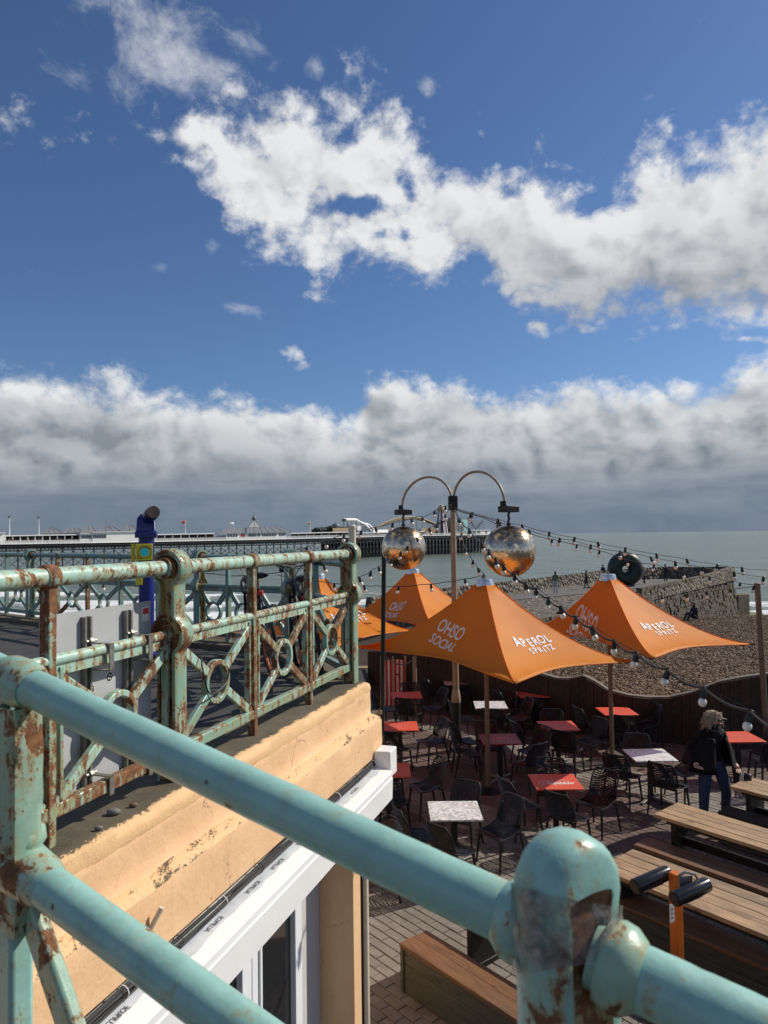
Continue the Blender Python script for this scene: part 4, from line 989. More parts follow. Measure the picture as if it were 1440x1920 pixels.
def pbox(name, m, x0, x1, u0, u1, par, b0=1.0, b1=12.0, mb=None):
    own = mb is None; mb = mb or MB(); q = [PP(x0, u0, b0), PP(x1, u0, b0), PP(x1, u0, b1), PP(x0, u0, b1), PP(x0, u1, b0), PP(x1, u1, b0), PP(x1, u1, b1), PP(x0, u1, b1)]
    mb.add(q, [(3, 2, 1, 0), (4, 5, 6, 7), (0, 1, 5, 4), (1, 2, 6, 5), (2, 3, 7, 6), (3, 0, 4, 7)])
    return mb.build(name, m, par, smooth=False) if own else mb
def proof(name, m, x0, x1, rx0, rx1, u0, u1, par, b0=.3, b1=13, ridge=(4.5, 8.5)):
    mb = MB(); q = [PP(x0, u0, b0), PP(x1, u0, b0), PP(x1, u0, b1), PP(x0, u0, b1), PP(rx0, u1, ridge[0]), PP(rx1, u1, ridge[0]), PP(rx1, u1, ridge[1]), PP(rx0, u1, ridge[1])]
    mb.add(q, [(3, 2, 1, 0), (4, 5, 6, 7), (0, 1, 5, 4), (1, 2, 6, 5), (2, 3, 7, 6), (3, 0, 4, 7)])
    o = mb.build(name, m, par, smooth=False); rb = MB()
    n = max(2, int((x1 - x0) / 13))
    for i in range(n + 1):
        k = i / n; rb.bar(q[0].lerp(q[1], k) + Vector((0, 0, .08)), q[4].lerp(q[5], k) + Vector((0, 0, .04)), .14, .14)
    rb.build('roof_rib', M['piergrey'], o, smooth=False); return o
def build_pier():
    p = thing('pier', 'long iron pleasure pier standing on black piles in the sea', 'pier', (PP(480, 0).x, PP(480, 0).y, SEA))
    xs = [-260, -120, 0, 120, 240, 360, 480, 560, 640, 720, 800, 860, 915]
    mb = MB()
    for a, b in zip(xs, xs[1:]): pbox('', None, a, b, -4.5, 0, None, 0, 16 if a < 600 else 40, mb)
    for a, b in zip(xs, xs[1:]): pbox('', None, a, b, -9 + 3 * max(0, a) / 915, -4.6, None, .4, 1.0, mb); pbox('', None, a, b, -9 + 3 * max(0, a) / 915, -4.6, None, 12, 12.6, mb)
    mb.build('deck_slab', M['pierdark'], p, smooth=False)
    mb = MB()
    for a, b in zip(xs, xs[1:]): pbox('', None, a, b, -.3, .3, None, -.25, .1, mb)
    mb.build('deck_edge', M['pierwhite'], p, smooth=False)
    # lattice girder
    mb = MB(); px = -240
    while px < 915:
        st = 7.5 - 3.5 * max(0, px) / 915
        mb.bar(PP(px, -4, .2), PP(px + st, -14 + 5 * max(0, px) / 915, .2), .22, .22); mb.bar(PP(px + st, -4, .2), PP(px, -14 + 5 * max(0, px) / 915, .2), .22, .22)
        mb.bar(PP(px, -13 + 5 * max(0, px) / 915, .2), PP(px + st, -13 + 5 * max(0, px + st) / 915, .2), .35, .35); px += st
    tag(mb.build('girder', M['pierdark'], p, smooth=False), kind='stuff')
    px = -230; cols = []
    while px < 912:
        for bk in ((1, 13) if px < 600 else (1, 7, 13, 19, 25, 31, 37)):
            a = PP(px + (2.1 * bk % 6 if px > 600 else 0), -4, bk); mb = MB(); mb.tube([Vector((a.x, a.y, SEA - 1.5)), a], .22 if px < 600 else .36, 6); mb.build('pile', M['pierdark'], p)
        cols.append(px); px += 22 - 11 * max(0, px) / 640 if px < 600 else 6.2
    mb = MB()
    for a, b in zip(cols, cols[1:]):
        for bk in (1, 14):
            A = PP(a, -14, bk); B = PP(b, -14, bk); zb = SEA + 1.2; A2 = Vector((A.x, A.y, zb)); B2 = Vector((B.x, B.y, zb)); zm = (A.z + zb) / 2; Am = Vector((A.x, A.y, zm)); Bm = Vector((B.x, B.y, zm))
            for u, v in ((A, Bm), (B, Am), (Am, B2), (Bm, A2), (Am, Bm)): mb.bar(u, v, .09, .09)
    tag(mb.build('bracing', M['pierdark'], p, smooth=False), kind='stuff')
    # white balustrade
    mb = MB(); px = -240
    while px < 905:
        st = 2.2 if px < 300 else 1.7 if px < 600 else 1.3
        mb.bar(PP(px, .2, .1), PP(px, 6.0 - 2.2 * max(0, px) / 900, .1), .16, .16); px += st
    px = -240
    while px < 905:
        for h in (6.0, 3.2, 1.0): mb.bar(PP(px, h - 2.2 * h / 6 * max(0, px) / 900, .1), PP(px + 20, h - 2.2 * h / 6 * max(0, px + 20) / 900, .1), .18, .2)
        px += 20
    tag(mb.build('balustrade', M['pierwhite'], p, smooth=False), kind='stuff')
    # canopies along the middle of the deck
    for x0, x1, h in ((9, 150, 16.5), (292, 402, 14), (545, 660, 11), (660, 800, 8.5)):
        c = thing('canopy', 'long white canopy on the pier deck ' + {9: 'left of the white kiosks', 292: 'right of the blue telescope', 545: 'right of the domed pavilion', 660: 'in front of the rides'}[x0], 'canopy', PP((x0 + x1) / 2, 0, 6), 'canopies on the pier')
        pbox('roof', M['pierwhite'], x0, x1, h - 1.6, h, c, 2, 10); n = int((x1 - x0) / 14)
        for i in range(n + 1):
            x = x0 + 1 + (x1 - x0 - 2) * i / n; mb = MB(); mb.bar(PP(x, 0, 2.4), PP(x, h - 1.6, 2.4), .3, .3); mb.build('column', M['pierwhite'], c, smooth=False)
        pbox('back_screen', M['pierwin'], x0, x1, 0, h - 2, c, 9.2, 9.6)
    def hut(x0, x1, h, label, roofs, wins, name='kiosk', b0=.6, b1=11):
        k = thing(name, label, name, PP((x0 + x1) / 2, 0, 5)); pbox('wall', M['pierwhite'], x0, x1, 0, h, k, b0, b1)
        pbox('eaves', M['pierwhite'], x0 - .6, x1 + .6, h, h + .9, k, b0 - .5, b1 + .5)
        for (a, b, c, d, u) in roofs: proof('roof', M['piergrey'], a, b, c, d, h + .9, u * 1.08, k, b0 - .2, b1)
        for (a, b, n, v0, v1) in wins:
            for i in range(n):
                w = (b - a) / n; f = pbox('window', M['pierwin'], a + i * w + w * .18, a + (i + 1) * w - w * .18, v0, v1, k, b0 - .12, b0 + .1)
        return k
    hut(-30, 9, 21, 'plain white hut at the left end of the pier in view', [], [])
    hut(150, 173, 17.5, 'white pier kiosk with windows and a stepped grey roof', [(150, 181, 161, 172, 30)], [(152, 172, 7, 8.5, 14.5)], b0=.5, b1=12)
    hut(173.5, 261, 19.5, 'long white pier building with two grey roofs beside the telescope', [(183, 226, 194, 211, 28.5), (229, 259, 238, 247, 30)], [(174.5, 200, 8, 9, 15.5)], b0=0)
    for x0, x1, r0_, r1_, u, lb in ((78, 117, 95, 99, 30, 'pyramid shaped grey glazed roof hall behind the left canopy'), (115, 155, 126, 147, 28, 'flat topped grey glazed roof hall right of the pyramid one')):
        k = thing('roof_hall', lb, 'hall', PP((x0 + x1) / 2, 0, 14)); pbox('wall', M['pierwhite'], x0 + 2, x1 - 2, 0, 19.5, k, 11.5, 19); proof('roof', M['piergrey'], x0, x1, r0_, r1_, 19.5, u, k, 11, 19.5, (14, 16))
    # domed pavilion
    k = thing('pavilion', 'grey roofed pavilion with a domed pyramid turret on the pier', 'pavilion', PP(475, 0, 8))
    pbox('wall', M['pierwhite'], 424, 536, 0, 12.5, k, .8, 15); pbox('wall', M['pierwhite'], 402, 423.5, 0, 9, k, 3, 14)
    for a, b, n in ((426, 446, 4), (449, 461, 1), (466, 480, 5), (482, 489, 2), (491, 519, 9), (523, 536, 4)):
        for i in range(n):
            w = (b - a) / n; pbox('window', M['pierred'] if n == 1 else M['pierwin'], a + i * w + w * .2, a + (i + 1) * w - w * .2, 6.5, 11, k, .65, .9)
    proof('roof', M['piergrey'], 408, 470, 426, 468, 12.5, 23, k, .3, 15.5, (6, 9)); proof('roof', M['piergrey'], 462, 493, 462.5, 486, 12.6, 24.2, k, 0, 15, (5.5, 9)); proof('roof', M['piergrey'], 489, 548, 486, 524, 12.5, 23, k, .3, 15.5, (6, 9))
    proof('turret_roof', M['piergrey'], 466, 489, 475, 479, 23.5, 35, k, 5, 10, (7, 8)); c = PP(476.3, 40, 7.5)
    mb = MB(); mb.sphere(c, .95, 14, 8); mb.lathe([(.35, -2), (.3, -.8)], c, 8); mb.tube([c, c + Vector((0, 0, 2.6))], .09, 6); mb.build('dome', M['piergrey'], k)
    # rides
    k = thing('rock_ride', 'dark green wooded mound of a ride on the pier', 'ride', PP(615, 0, 20)); mb = MB(); rng = random.Random(2)
    for i in range(46):
        x = rng.uniform(590, 655); u = 11 + rng.uniform(0, 7) * (1 - abs(x - 620) / 60); mb.sphere(PP(x, u, rng.uniform(16, 26)), rng.uniform(1.2, 2.4), 7, 5, (1.2, 1, .7))
    mb.build('mound', M['piergreen'], k, smooth=False); pbox('base_wall', M['pierdark'], 585, 660, 9, 13, k, 16, 26)
    k = thing('domed_kiosk', 'small building with a grey dome on the pier left of the white slide', 'kiosk', PP(629, 0, 12)); pbox('wall', M['piertan'], 624, 655, 9, 18, k, 11, 20); mb = MB(); mb.sphere(PP(630, 22, 14), 1.9, 14, 8, (1, 1, .75)); mb.tube([PP(630, 25, 14), PP(630, 30, 14)], .12, 5); mb.lathe([(1.6, -2.4), (1.5, -.8)], PP(630, 22, 14), 10); mb.build('dome', M['piergrey'], k)
    k = thing('slide_ride', 'white curved slide ride on a frame at the middle of the pier', 'ride', PP(670, 0, 14))
    pts = spline([PP(645, 33, 14), PP(656, 33, 14), PP(668, 32, 14), PP(676, 27, 14), PP(683, 24, 14), PP(690, 17, 14), PP(695, 11, 14)], 6); mb = MB(); mb.tube(pts, .8, 8); mb.build('chute', M['pierwhite'], k)
    pts = spline([PP(683, 24, 16), PP(690, 23, 16), PP(697, 17, 16), PP(704, 10, 16)], 5); mb = MB(); mb.tube(pts, .7, 8); mb.build('chute', M['pierwhite'], k)
    for x, u in ((645, 33), (652, 33), (660, 32), (668, 32), (677, 28), (685, 23)): mb = MB(); mb.bar(PP(x, 0, 14), PP(x, u, 14), .4, .4); mb.build('strut', M['piergrey'], k, smooth=False)
    for x0, x1, u0, u1, m in ((650, 656, 12, 22, 'pierwin'), (670, 677, 12, 21, 'pierwhite'), (677, 684, 12, 25, 'piergrey'), (641, 650, 30, 35, 'pierdark')): pbox('panel', M[m], x0, x1, u0, u1, k, 13, 14)
    k = thing('arched_ride', 'low brown arched roof of the amusement rides behind the mirror ball', 'ride', PP(770, 0, 20)); mb = MB()
    for u_, bk in ((30, 12), (28, 18), (26, 24)):
        pts = [PP(700 + 130 * i / 20, 6 + u_ * math.sin(math.pi * (.05 + .9 * i / 20)) ** .8, bk) for i in range(21)]; mb.tube(pts, .45, 6)
    mb.build('arch', M['piertan'], k); mb = MB()
    for i in range(12): x = 706 + 118 * i / 11; mb.bar(PP(x, 0, 12), PP(x, 6 + 26 * math.sin(math.pi * (.05 + .9 * (x - 700) / 130)) ** .8, 12), .28, .28)
    mb.build('lattice', M['piertan'], k, smooth=False)
    for x0, x1, u1, m in ((700, 728, 13, 'pierwhite'), (730, 752, 16, 'piertan'), (753, 790, 12, 'pierwin'), (791, 816, 15, 'piertan')): pbox('stall_wall', M[m], x0, x1, 0, u1, k, 8, 20)
    # helter skelter
    k = thing('helter_skelter', 'striped helter skelter tower on the end of the pier', 'ride', PP(828, 0, 12)); n = 14; c = PP(828, 0, 12); top = PP(828, 45, 12); hh = top.z - c.z
    for i in range(n):
        a0, a1 = 2 * math.pi * i / n, 2 * math.pi * (i + .97) / n; mb = MB()
        def rp(a, r, z): r *= .9; return c + Vector((r * math.cos(a), r * math.sin(a), z))
        mb.add([rp(a0, 4.6, 0), rp(a1, 4.6, 0), rp(a1, 2.1, hh), rp(a0, 2.1, hh), rp(a0, 4.2, 0), rp(a1, 4.2, 0), rp(a1, 1.8, hh), rp(a0, 1.8, hh)], [(0, 1, 2, 3), (7, 6, 5, 4), (0, 4, 5, 1), (1, 5, 6, 2), (2, 6, 7, 3), (3, 7, 4, 0)]); mb.build('stripe_panel', M['pierwhite'] if i % 2 else simple('ride_purple' + str(i), (.10, .055, .06), .7), k, smooth=False)
    mb = MB(); mb.lathe([(2.6, hh), (2.6, hh + .5), (1.6, hh + 2.6), (.1, hh + 4.2)], c, 12); mb.build('tower_roof', M['piertan'], k)
    pts = [c + Vector((math.cos(a) * (5.2 - 2.2 * j / 40), math.sin(a) * (5.2 - 2.2 * j / 40), .8 + (hh - 1.5) * j / 40)) for j in range(41) for a in [-.6 + j * .24]]; mb = MB(); mb.tube(pts, .42, 5); mb.build('spiral_slide', M['pierwin'], k)
    # mural board, coaster frame, end building
    k = thing('mural_board', 'pale teal painted board on the pier right of the helter skelter', 'board', PP(864, 0, 9)); pbox('board', M['pierteal'], 851, 877, 6, 29, k, 8.5, 9.3)
    mb = MB()
    for x, w in ((856, 1.5), (862, 2), (868, 1.6)): mb.add([PP(x - w, 8, 8.3), PP(x + w, 8, 8.3), PP(x + w * 1.6, 20, 8.3), PP(x, 26, 8.3), PP(x - w * 1.2, 18, 8.3)], [(0, 1, 2, 3, 4)])
    mb.build('painted_figures', M['piergrey'], k, smooth=False); pbox('base_wall', M['piertan'], 851, 877, 0, 6, k, 8.5, 14); pbox('rear_tower', M['pierwin'], 838, 850, 0, 33, k, 12, 18)
    k = thing('coaster_frame', 'thin steel rollercoaster frame near the end of the pier', 'ride', PP(895, 0, 14)); mb = MB()
    for i in range(8): x = 878 + i * 4.3; mb.bar(PP(x, 0, 12), PP(x, 30 - i * 1.4, 12), .18, .18); mb.bar(PP(x, 0, 18), PP(x, 30 - i * 1.4, 18), .18, .18)
    for i in range(7): x = 878 + i * 4.3; mb.bar(PP(x, 24 - i, 12), PP(x + 4.3, 12, 12), .14, .14); mb.bar(PP(x, 30 - i * 1.4, 12), PP(x + 4.3, 28.6 - i * 1.4, 12), .2, .2)
    mb.build('lattice', M['piergrey'], k, smooth=False); mb = MB(); mb.tube(spline([PP(876, 32, 15), PP(884, 24, 15), PP(892, 12, 15), PP(898, 18, 15), PP(906, 26, 15)], 6), .35, 6); mb.build('track', M['piergreen'], k)
    hut(884, 919, 8.5, 'white flat roofed building at the seaward end of the pier', [], [(886, 902, 2, 3, 6.5), (910, 914, 1, 1, 7)], 'end_building')
    # flagpoles and lamps
    for x, h, flag, lb in ((18, 51, None, 'leftmost tall thin mast on the pier'), (73, 49, None, 'tall mast on the pier left of the glazed roofs'), (348, 38, 'pierred', 'flagpole with a red and white flag right of the telescope'), (438, 33, 'pierwhite', 'flagpole with a pale flag left of the domed pavilion'), (582, 31, 'piertan', 'flagpole with a yellowish flag right of the domed pavilion')):
        k = thing('flagpole' if flag else 'mast', lb, 'flagpole' if flag else 'mast', PP(x, 0, 6)); mb = MB(); mb.tube([PP(x, 0, 6), PP(x, h, 6)], [.16, .08], 6); mb.build('pole', M['pierwhite'], k)
        if flag:
            a = PP(x, h, 6); b = PP(x, h - 5, 6); mb = MB(); vs = []
            for i in range(6):
                for q in (a, b): vs.append(q - PD * (i * .35) + Vector((0, 0, .12 * math.sin(i * 1.3))) + PN * (.12 * math.sin(i * 1.1)))
            mb.add(vs, [(2 * i, 2 * i + 1, 2 * i + 3, 2 * i + 2) for i in range(5)]); f = mb.build('flag', M[flag], k); sd_ = f.modifiers.new('thick', 'SOLIDIFY'); sd_.thickness = .03
        else:
            mb = MB(); mb.box(PP(x, h, 6), (.9, .9, .5)); mb.build('lamp_head', M['piergrey'], k, smooth=False)
    # crowd of visitors along the railing: too small to tell apart
    mb = MB(); rng = random.Random(6)
    for i in range(150):
        x = rng.choice((rng.uniform(10, 148), rng.uniform(292, 400), rng.uniform(545, 700))); b = rng.uniform(.8, 2.0); q = PP(x, 0, b); h = rng.uniform(1.5, 1.8); mb.tube([q, q + Vector((0, 0, h * .5)), q + Vector((0, 0, h * .8)), q + Vector((0, 0, h))], [.16, .22, .2, .09], 5)
    tag(mb.build('crowd', simple('mixed_clothes', (.16, .12, .11), .9, 0, .9, .9)), kind='stuff', label='distant crowd of visitors on the pier deck')
build_pier()
# ------------------------------------------------------------------ umbrellas
def umbrella(apex, corners, label, texts, pole_foot, pole=True):
    """apex, corners: world points (corners in order). texts: list of (face index, kind)"""
    apex = Vector(apex); C = [Vector(c) for c in corners]; r = thing('parasol', label, 'parasol', (apex.x, apex.y, pole_foot), 'orange tent parasols over the terrace')
    ax, ay, az_ = apex; p = 1.62; capR = .155; sag = .10
    def edge(k, s):
        a, b = C[k], C[(k + 1) % 4]; q = a.lerp(b, s); m = Vector((ax, ay, q.z)); v = (m - q); v.z = 0; w = 4 * s * (1 - s) * sag * (b - a).length
        q = q + v.normalized() * w; q.z += 4 * s * (1 - s) * .03; return q
    def edge_at(th):
        for k in range(4):
            a0 = math.atan2(C[k].y - ay, C[k].x - ax); a1 = math.atan2(C[(k + 1) % 4].y - ay, C[(k + 1) % 4].x - ax); da = (a1 - a0) % (2 * math.pi); t = (th - a0) % (2 * math.pi)
            if t <= da + 1e-9:
                lo, hi = 0, 1
                for _ in range(24):
                    m = (lo + hi) / 2; q = edge(k, m)
                    if (math.atan2(q.y - ay, q.x - ax) - a0) % (2 * math.pi) < t: lo = m
                    else: hi = m
                return edge(k, (lo + hi) / 2)
        return C[0]
    def zat(x, y):
        th = math.atan2(y - ay, x - ax); e = edge_at(th); rm = math.hypot(e.x - ax, e.y - ay); rr = math.hypot(x - ax, y - ay); t = max(0, min(1, (rr - capR) / (rm - capR))); return e.z + (az_ - e.z) * (1 - t) ** p
    ns, nt = 14, 16; vs = []; fs = []; rng = random.Random(int(abs(ax * 100)))
    for k in range(4):
        for i in range(ns):
            e = edge(k, i / ns); th = math.atan2(e.y - ay, e.x - ax)
            for j in range(nt + 1):
                t = j / nt; x = ax + math.cos(th) * capR; y = ay + math.sin(th) * capR; q = Vector((x, y, 0)).lerp(Vector((e.x, e.y, 0)), t); z = e.z + (az_ - e.z) * (1 - t) ** p
                if i == 0: z += .012 * math.sin(math.pi * min(1, t * 1.0)) 
                wr = .010 * sm(t, .8, 1) * math.sin(i * 2.6 + k) ; vs.append((q.x, q.y, z + wr))
    n = 4 * ns
    for i in range(n):
        for j in range(nt): fs.append((i * (nt + 1) + j, i * (nt + 1) + j + 1, ((i + 1) % n) * (nt + 1) + j + 1, ((i + 1) % n) * (nt + 1) + j))
    mb = MB(); mb.add(vs, fs); o = mb.build('canopy', M['orange'], r, ang=35); s_ = o.modifiers.new('cloth', 'SOLIDIFY'); s_.thickness = .004; s_.offset = -1
    for k in range(4):
        e = C[k]; sp = [Vector((ax, ay, 0)).lerp(Vector((e.x, e.y, 0)), capR / math.hypot(e.x - ax, e.y - ay) * (1 - j / 18) + j / 18) for j in range(19)]
        mb = MB(); mb.tube([Vector((q.x, q.y, zat(q.x, q.y) + .010)) for q in sp], [.010] * 18 + [.004], 5); mb.build('seam', M['orange'], r)
    # hem cord and corner straps
    mb = MB(); pts = [edge(k, i / 10) for k in range(4) for i in range(10)]; pts.append(pts[0]); mb.tube([q + Vector((0, 0, -.004)) for q in pts], .010, 5); mb.build('hem', M['orange'], r)
    for k in range(4):
        c = C[k]; d = (c - apex); d.z = 0; d.normalize(); mb = MB(); mb.tube([c - d * .03, c + d * .05, c + d * .09], [.014, .012, .006], 6); mb.build('corner_clip', M['blackmetal'], r)
    mb = MB(); mb.lathe([(capR + .012, -.03), (capR + .006, .0), (capR * .93, .075), (capR * .86, .10), (.02, .105)], (ax, ay, az_), 24); mb.build('cap', M['silver'], r)
    mb = MB(); mb.tube([(ax, ay, az_ + .1), (ax, ay, az_ + .16)], .025, 8); mb.build('finial', M['steel'], r)
    if pole:
        mb = MB(); mb.tube([(ax, ay, pole_foot), (ax, ay, az_)], .042, 12); mb.build('pole', M['brownpole'], r)
        mb = MB(); mb.lathe([(.20, 0), (.20, .012), (.06, .02), (.055, .09), (.045, .1)], (ax, ay, pole_foot), 16); mb.build('base_plate', M['blackmetal'], r)
        for k in range(4):
            d = (C[k] - apex); mb = MB(); a = Vector((ax, ay, az_ - .75)); b = apex + Vector((d.x * .96, d.y * .96, 0)); b.z = C[k].z - .03; mb.bar(a, b, .025, .035); mb.build('strut', M['blackmetal'], r, smooth=False)
    for k, kind, tt, su in texts:
        a, b = C[k], C[(k + 1) % 4]; m = edge(k, su); c = Vector((ax, ay, 0)).lerp(Vector((m.x, m.y, 0)), tt)
        acr = (b - a); acr.z = 0; acr.normalize(); ups = Vector((ax - c.x, ay - c.y, 0)).normalized(); ups = (ups - acr * ups.dot(acr)).normalized()
        if acr.cross(ups).z < 0: acr = -acr
        slope = 1 / 1.16
        def fn(x, y, c=c, acr=acr, ups=ups):
            q = c + acr * x + ups * (y * slope); return Vector((q.x, q.y, zat(q.x, q.y) + .011))
        mb = MB()
        if kind == 'O':
            for s, y, sz in (('OHSO', .105, .225), ('SOCIAL', -.085, .19)):
                add_text(mb, s, sz, lambda x, yy, y=y: fn(x + y * .15, yy + y), shear=.28, bold=.016, spacing=.98)
            mt = M['print_g']
        else:
            for s, y, sz, sp in (('APEROL', .085, .215, .98), ('SPRITZ', -.09, .165, .95)):
                # hand-cut look: letters dance on the line
                W_ = len(s); ws = {'I': .45}
                tot = sum(ws.get(ch, .72) for ch in s); x = -tot / 2
                for i, ch in enumerate(s):
                    wch = ws.get(ch, .72); cx = (x + wch / 2) * sz * sp; x += wch; q = sz * (1.25 if i == 0 and s[0] == 'A' else 1.0 + .04 * math.sin(i * 2.2)); dy = .010 * math.sin(i * 1.9 + y * 9) - .10 * (cx) * (0 if s[0] == 'A' else .0); rot = .06 * math.sin(i * 1.7)
                    add_text(mb, ch, q, lambda a_, b_, cx=cx, dy=dy, y=y, rot=rot: fn(cx + a_ * math.cos(rot) - b_ * math.sin(rot) + (.05 if s == 'SPRITZ' else 0), y + dy + b_ * math.cos(rot) + a_ * math.sin(rot)), bold=.012)
            mt = M['print_w']
        mb.build('lettering', mt, r, smooth=False)
    return r
def corner(px, py, D): return at(px, py, D)
def umb_from(apx, D, cs, label, texts, foot=0.0):
    umbrella(at(apx[0], apx[1], D), [corner(*c) for c in cs], label, texts, foot)
# corners are given left, front, right, back (anticlockwise seen from above)
def back_of(apx, D, l, f, r_):
    A = at(*apx, D); L, Fr, Rr = corner(*l), corner(*f), corner(*r_); B = L + Rr - Fr; B.z = (L.z + Rr.z) / 2; return A, [L, Fr, Rr, B]
A, C = back_of((909, 1096), 12.7, (668, 1213, 13.5), (966, 1281, 10.3), (1190, 1240, 12.2))
umbrella(A, C, 'nearest orange parasol in front of the lamp post with mirror balls', [(0, 'O', .66, .36), (1, 'A', .66, .52)], 0)
A, C = back_of((775, 1074), 18.2, (632, 1162, 18.8), (812, 1176, 15.4), (962, 1172, 17.6))
umbrella(A, C, 'orange parasol directly below the left mirror ball', [(0, 'O', .76, .44)], 0)
A, C = back_of((1140, 1086), 14.0, (985, 1182, 15.2), (1226, 1234, 11.5), (1407, 1208, 13.2))
umbrella(A, C, 'rightmost orange parasol in front of the shingle beach and ring sculpture', [(0, 'O', .83, .31), (1, 'A', .66, .52)], 0)
A, C = back_of((596, 1085), 14.4, (430, 1190, 15.3), (628, 1214, 11.9), (776, 1183, 13.6))
umbrella(A, C, 'orange parasol half hidden behind the corner post of the rusty railing', [(1, 'A', .62, .56)], 0)

# ------------------------------------------------------------------ mirror-ball lamp post
def lamp():
    D = 15.2; top = at(849, 938, D); foot = Vector((top.x, top.y, 0))
    r = thing('lamp_post', 'tall tan lamp post with two hooped arms carrying the mirror balls', 'lamp post', foot)
    mb = MB(); mb.lathe([(.068, 1.25), (.062, 2.5), (.056, top.z)], foot, 16); mb.build('pole', M['tanpole'], r)
    mb = MB(); mb.lathe([(.13, 0), (.13, .02), (.105, .03), (.105, .30), (.092, .34), (.092, 1.0)], foot, 18); mb.build('base_column', M['blackmetal'], r)
    mb = MB(); mb.lathe([(.096, 1.0), (.098, 1.02), (.098, 1.10), (.090, 1.14), (.080, 1.22), (.069, 1.26)], foot, 18); mb.build('shoulder', M['tanpole'], r)
    mb = MB(); mb.lathe([(.108, .06), (.108, .26)], foot, 18); mb.build('warning_band', M['print_g'], r)
    mb = MB(); mb.box(top - Vector((0, 0, .06)), (.19, .19, .30)); mb.build('junction_box', M['blackmetal'], r, bevel=.01)
    for (pk, en, De, nm, bl) in (((900, 884), (946, 945), 13.9, 'right', (955, 1033)), ((796, 895), (754, 952), 16.4, 'left', (757, 1027))):
        e = at(*en, De); k = at(*pk, (D + De) / 2); s = top + Vector(((e - top).x * .02, 0, -.02)); m = (s + e) / 2; h = k.z - m.z; pts = []
        for i in range(25):
            a = math.pi * i / 24; c = (1 - math.cos(a)) / 2; q = s.lerp(e, c); q.z = s.z + (e.z - s.z) * c + h * math.sin(a); pts.append(q)
        mb = MB(); mb.tube(pts, .027, 10); mb.build('arm', M['tanpole'], r)
        c = at(*bl, De); rad = .505; hang = Vector((c.x, c.y, 0))
        mb = MB(); mb.box(Vector((c.x, c.y, e.z - .10)), (.34, .24, .12), .5); mb.build('motor_plate', M['blackmetal'], r, bevel=.01)
        mb = MB(); mb.box(e + Vector((-.03, 0, -.0)), (.10, .10, .11)); mb.tube([e, Vector((c.x, c.y, e.z - .08))], .022, 8); mb.build('arm_end', M['blackmetal'], r)
        b = thing('mirror_ball', f'rusty topped mirror ball hanging from the {nm} arm of the lamp post', 'mirror ball', c, 'mirror balls on the lamp post')
        bb = MB(); n1, n2 = 56, 36; vs = []; fs = []
        bb.sphere((c.x, c.y, c.z), rad, 72, 44); bb.build('ball', M['mirror'], b, ang=180)
        mb = MB(); zt = e.z - .15; n = 5
        for i in range(n): mb.sphere((c.x + .006 * (-1) ** i, c.y, c.z + rad + (zt - c.z - rad) * (i + .5) / n), .026, 8, 6, (1, 1, 1.4))
        mb.tube([(c.x, c.y, c.z + rad - .02), (c.x, c.y, zt)], .010, 6); mb.lathe([(.05, rad - .01), (.045, rad + .03), (.02, rad + .05)], c, 12); mb.build('hanger', M['blackmetal'], b)
lamp()
def simple_post(name, label, cat, top, foot, r, m, extra=None):
    t = thing(name, label, cat, foot); mb = MB(); mb.tube([foot, Vector(top)], r, 12); mb.build('shaft', m, t)
    mb = MB(); tp = Vector(top); mb.lathe([(r * 1.15, -.03), (r * 1.15, .0), (r * .8, .012)], tp, 12); mb.build('top_cap', m, t); return t
tp = at(660, 986, 8.4); simple_post('post', 'cream round post behind the corner of the rusty railing', 'post', tp, Vector((tp.x + .03, tp.y, 0)), .042, M['creampole'])
tp = at(720, 1046, 6.75); ft = at(716, 1394, 6.75); tt = simple_post('post', 'thin black post fixed to the end of the peach wall', 'post', tp, ft, .021, M['blackmetal'])
mb = MB(); mb.box(ft + Vector((-.07, -.06, .05)), (.16, .06, .05), .6); mb.box(ft + Vector((-.07, -.06, .30)), (.16, .05, .04), .6); mb.build('wall_bracket', M['rail_rusty'], tt, smooth=False)
tp = at(1420, 1094, 14.4); simple_post('post', 'brown wooden post at the fence on the far right', 'post', tp, Vector((tp.x + .10, tp.y, 0)), .055, M['brownpole'])
tp = at(777, 1232, 18.0); simple_post('post', 'short tan post by the striped windbreak', 'post', tp, Vector((tp.x, tp.y, 0)), .05, M['tanpole'])

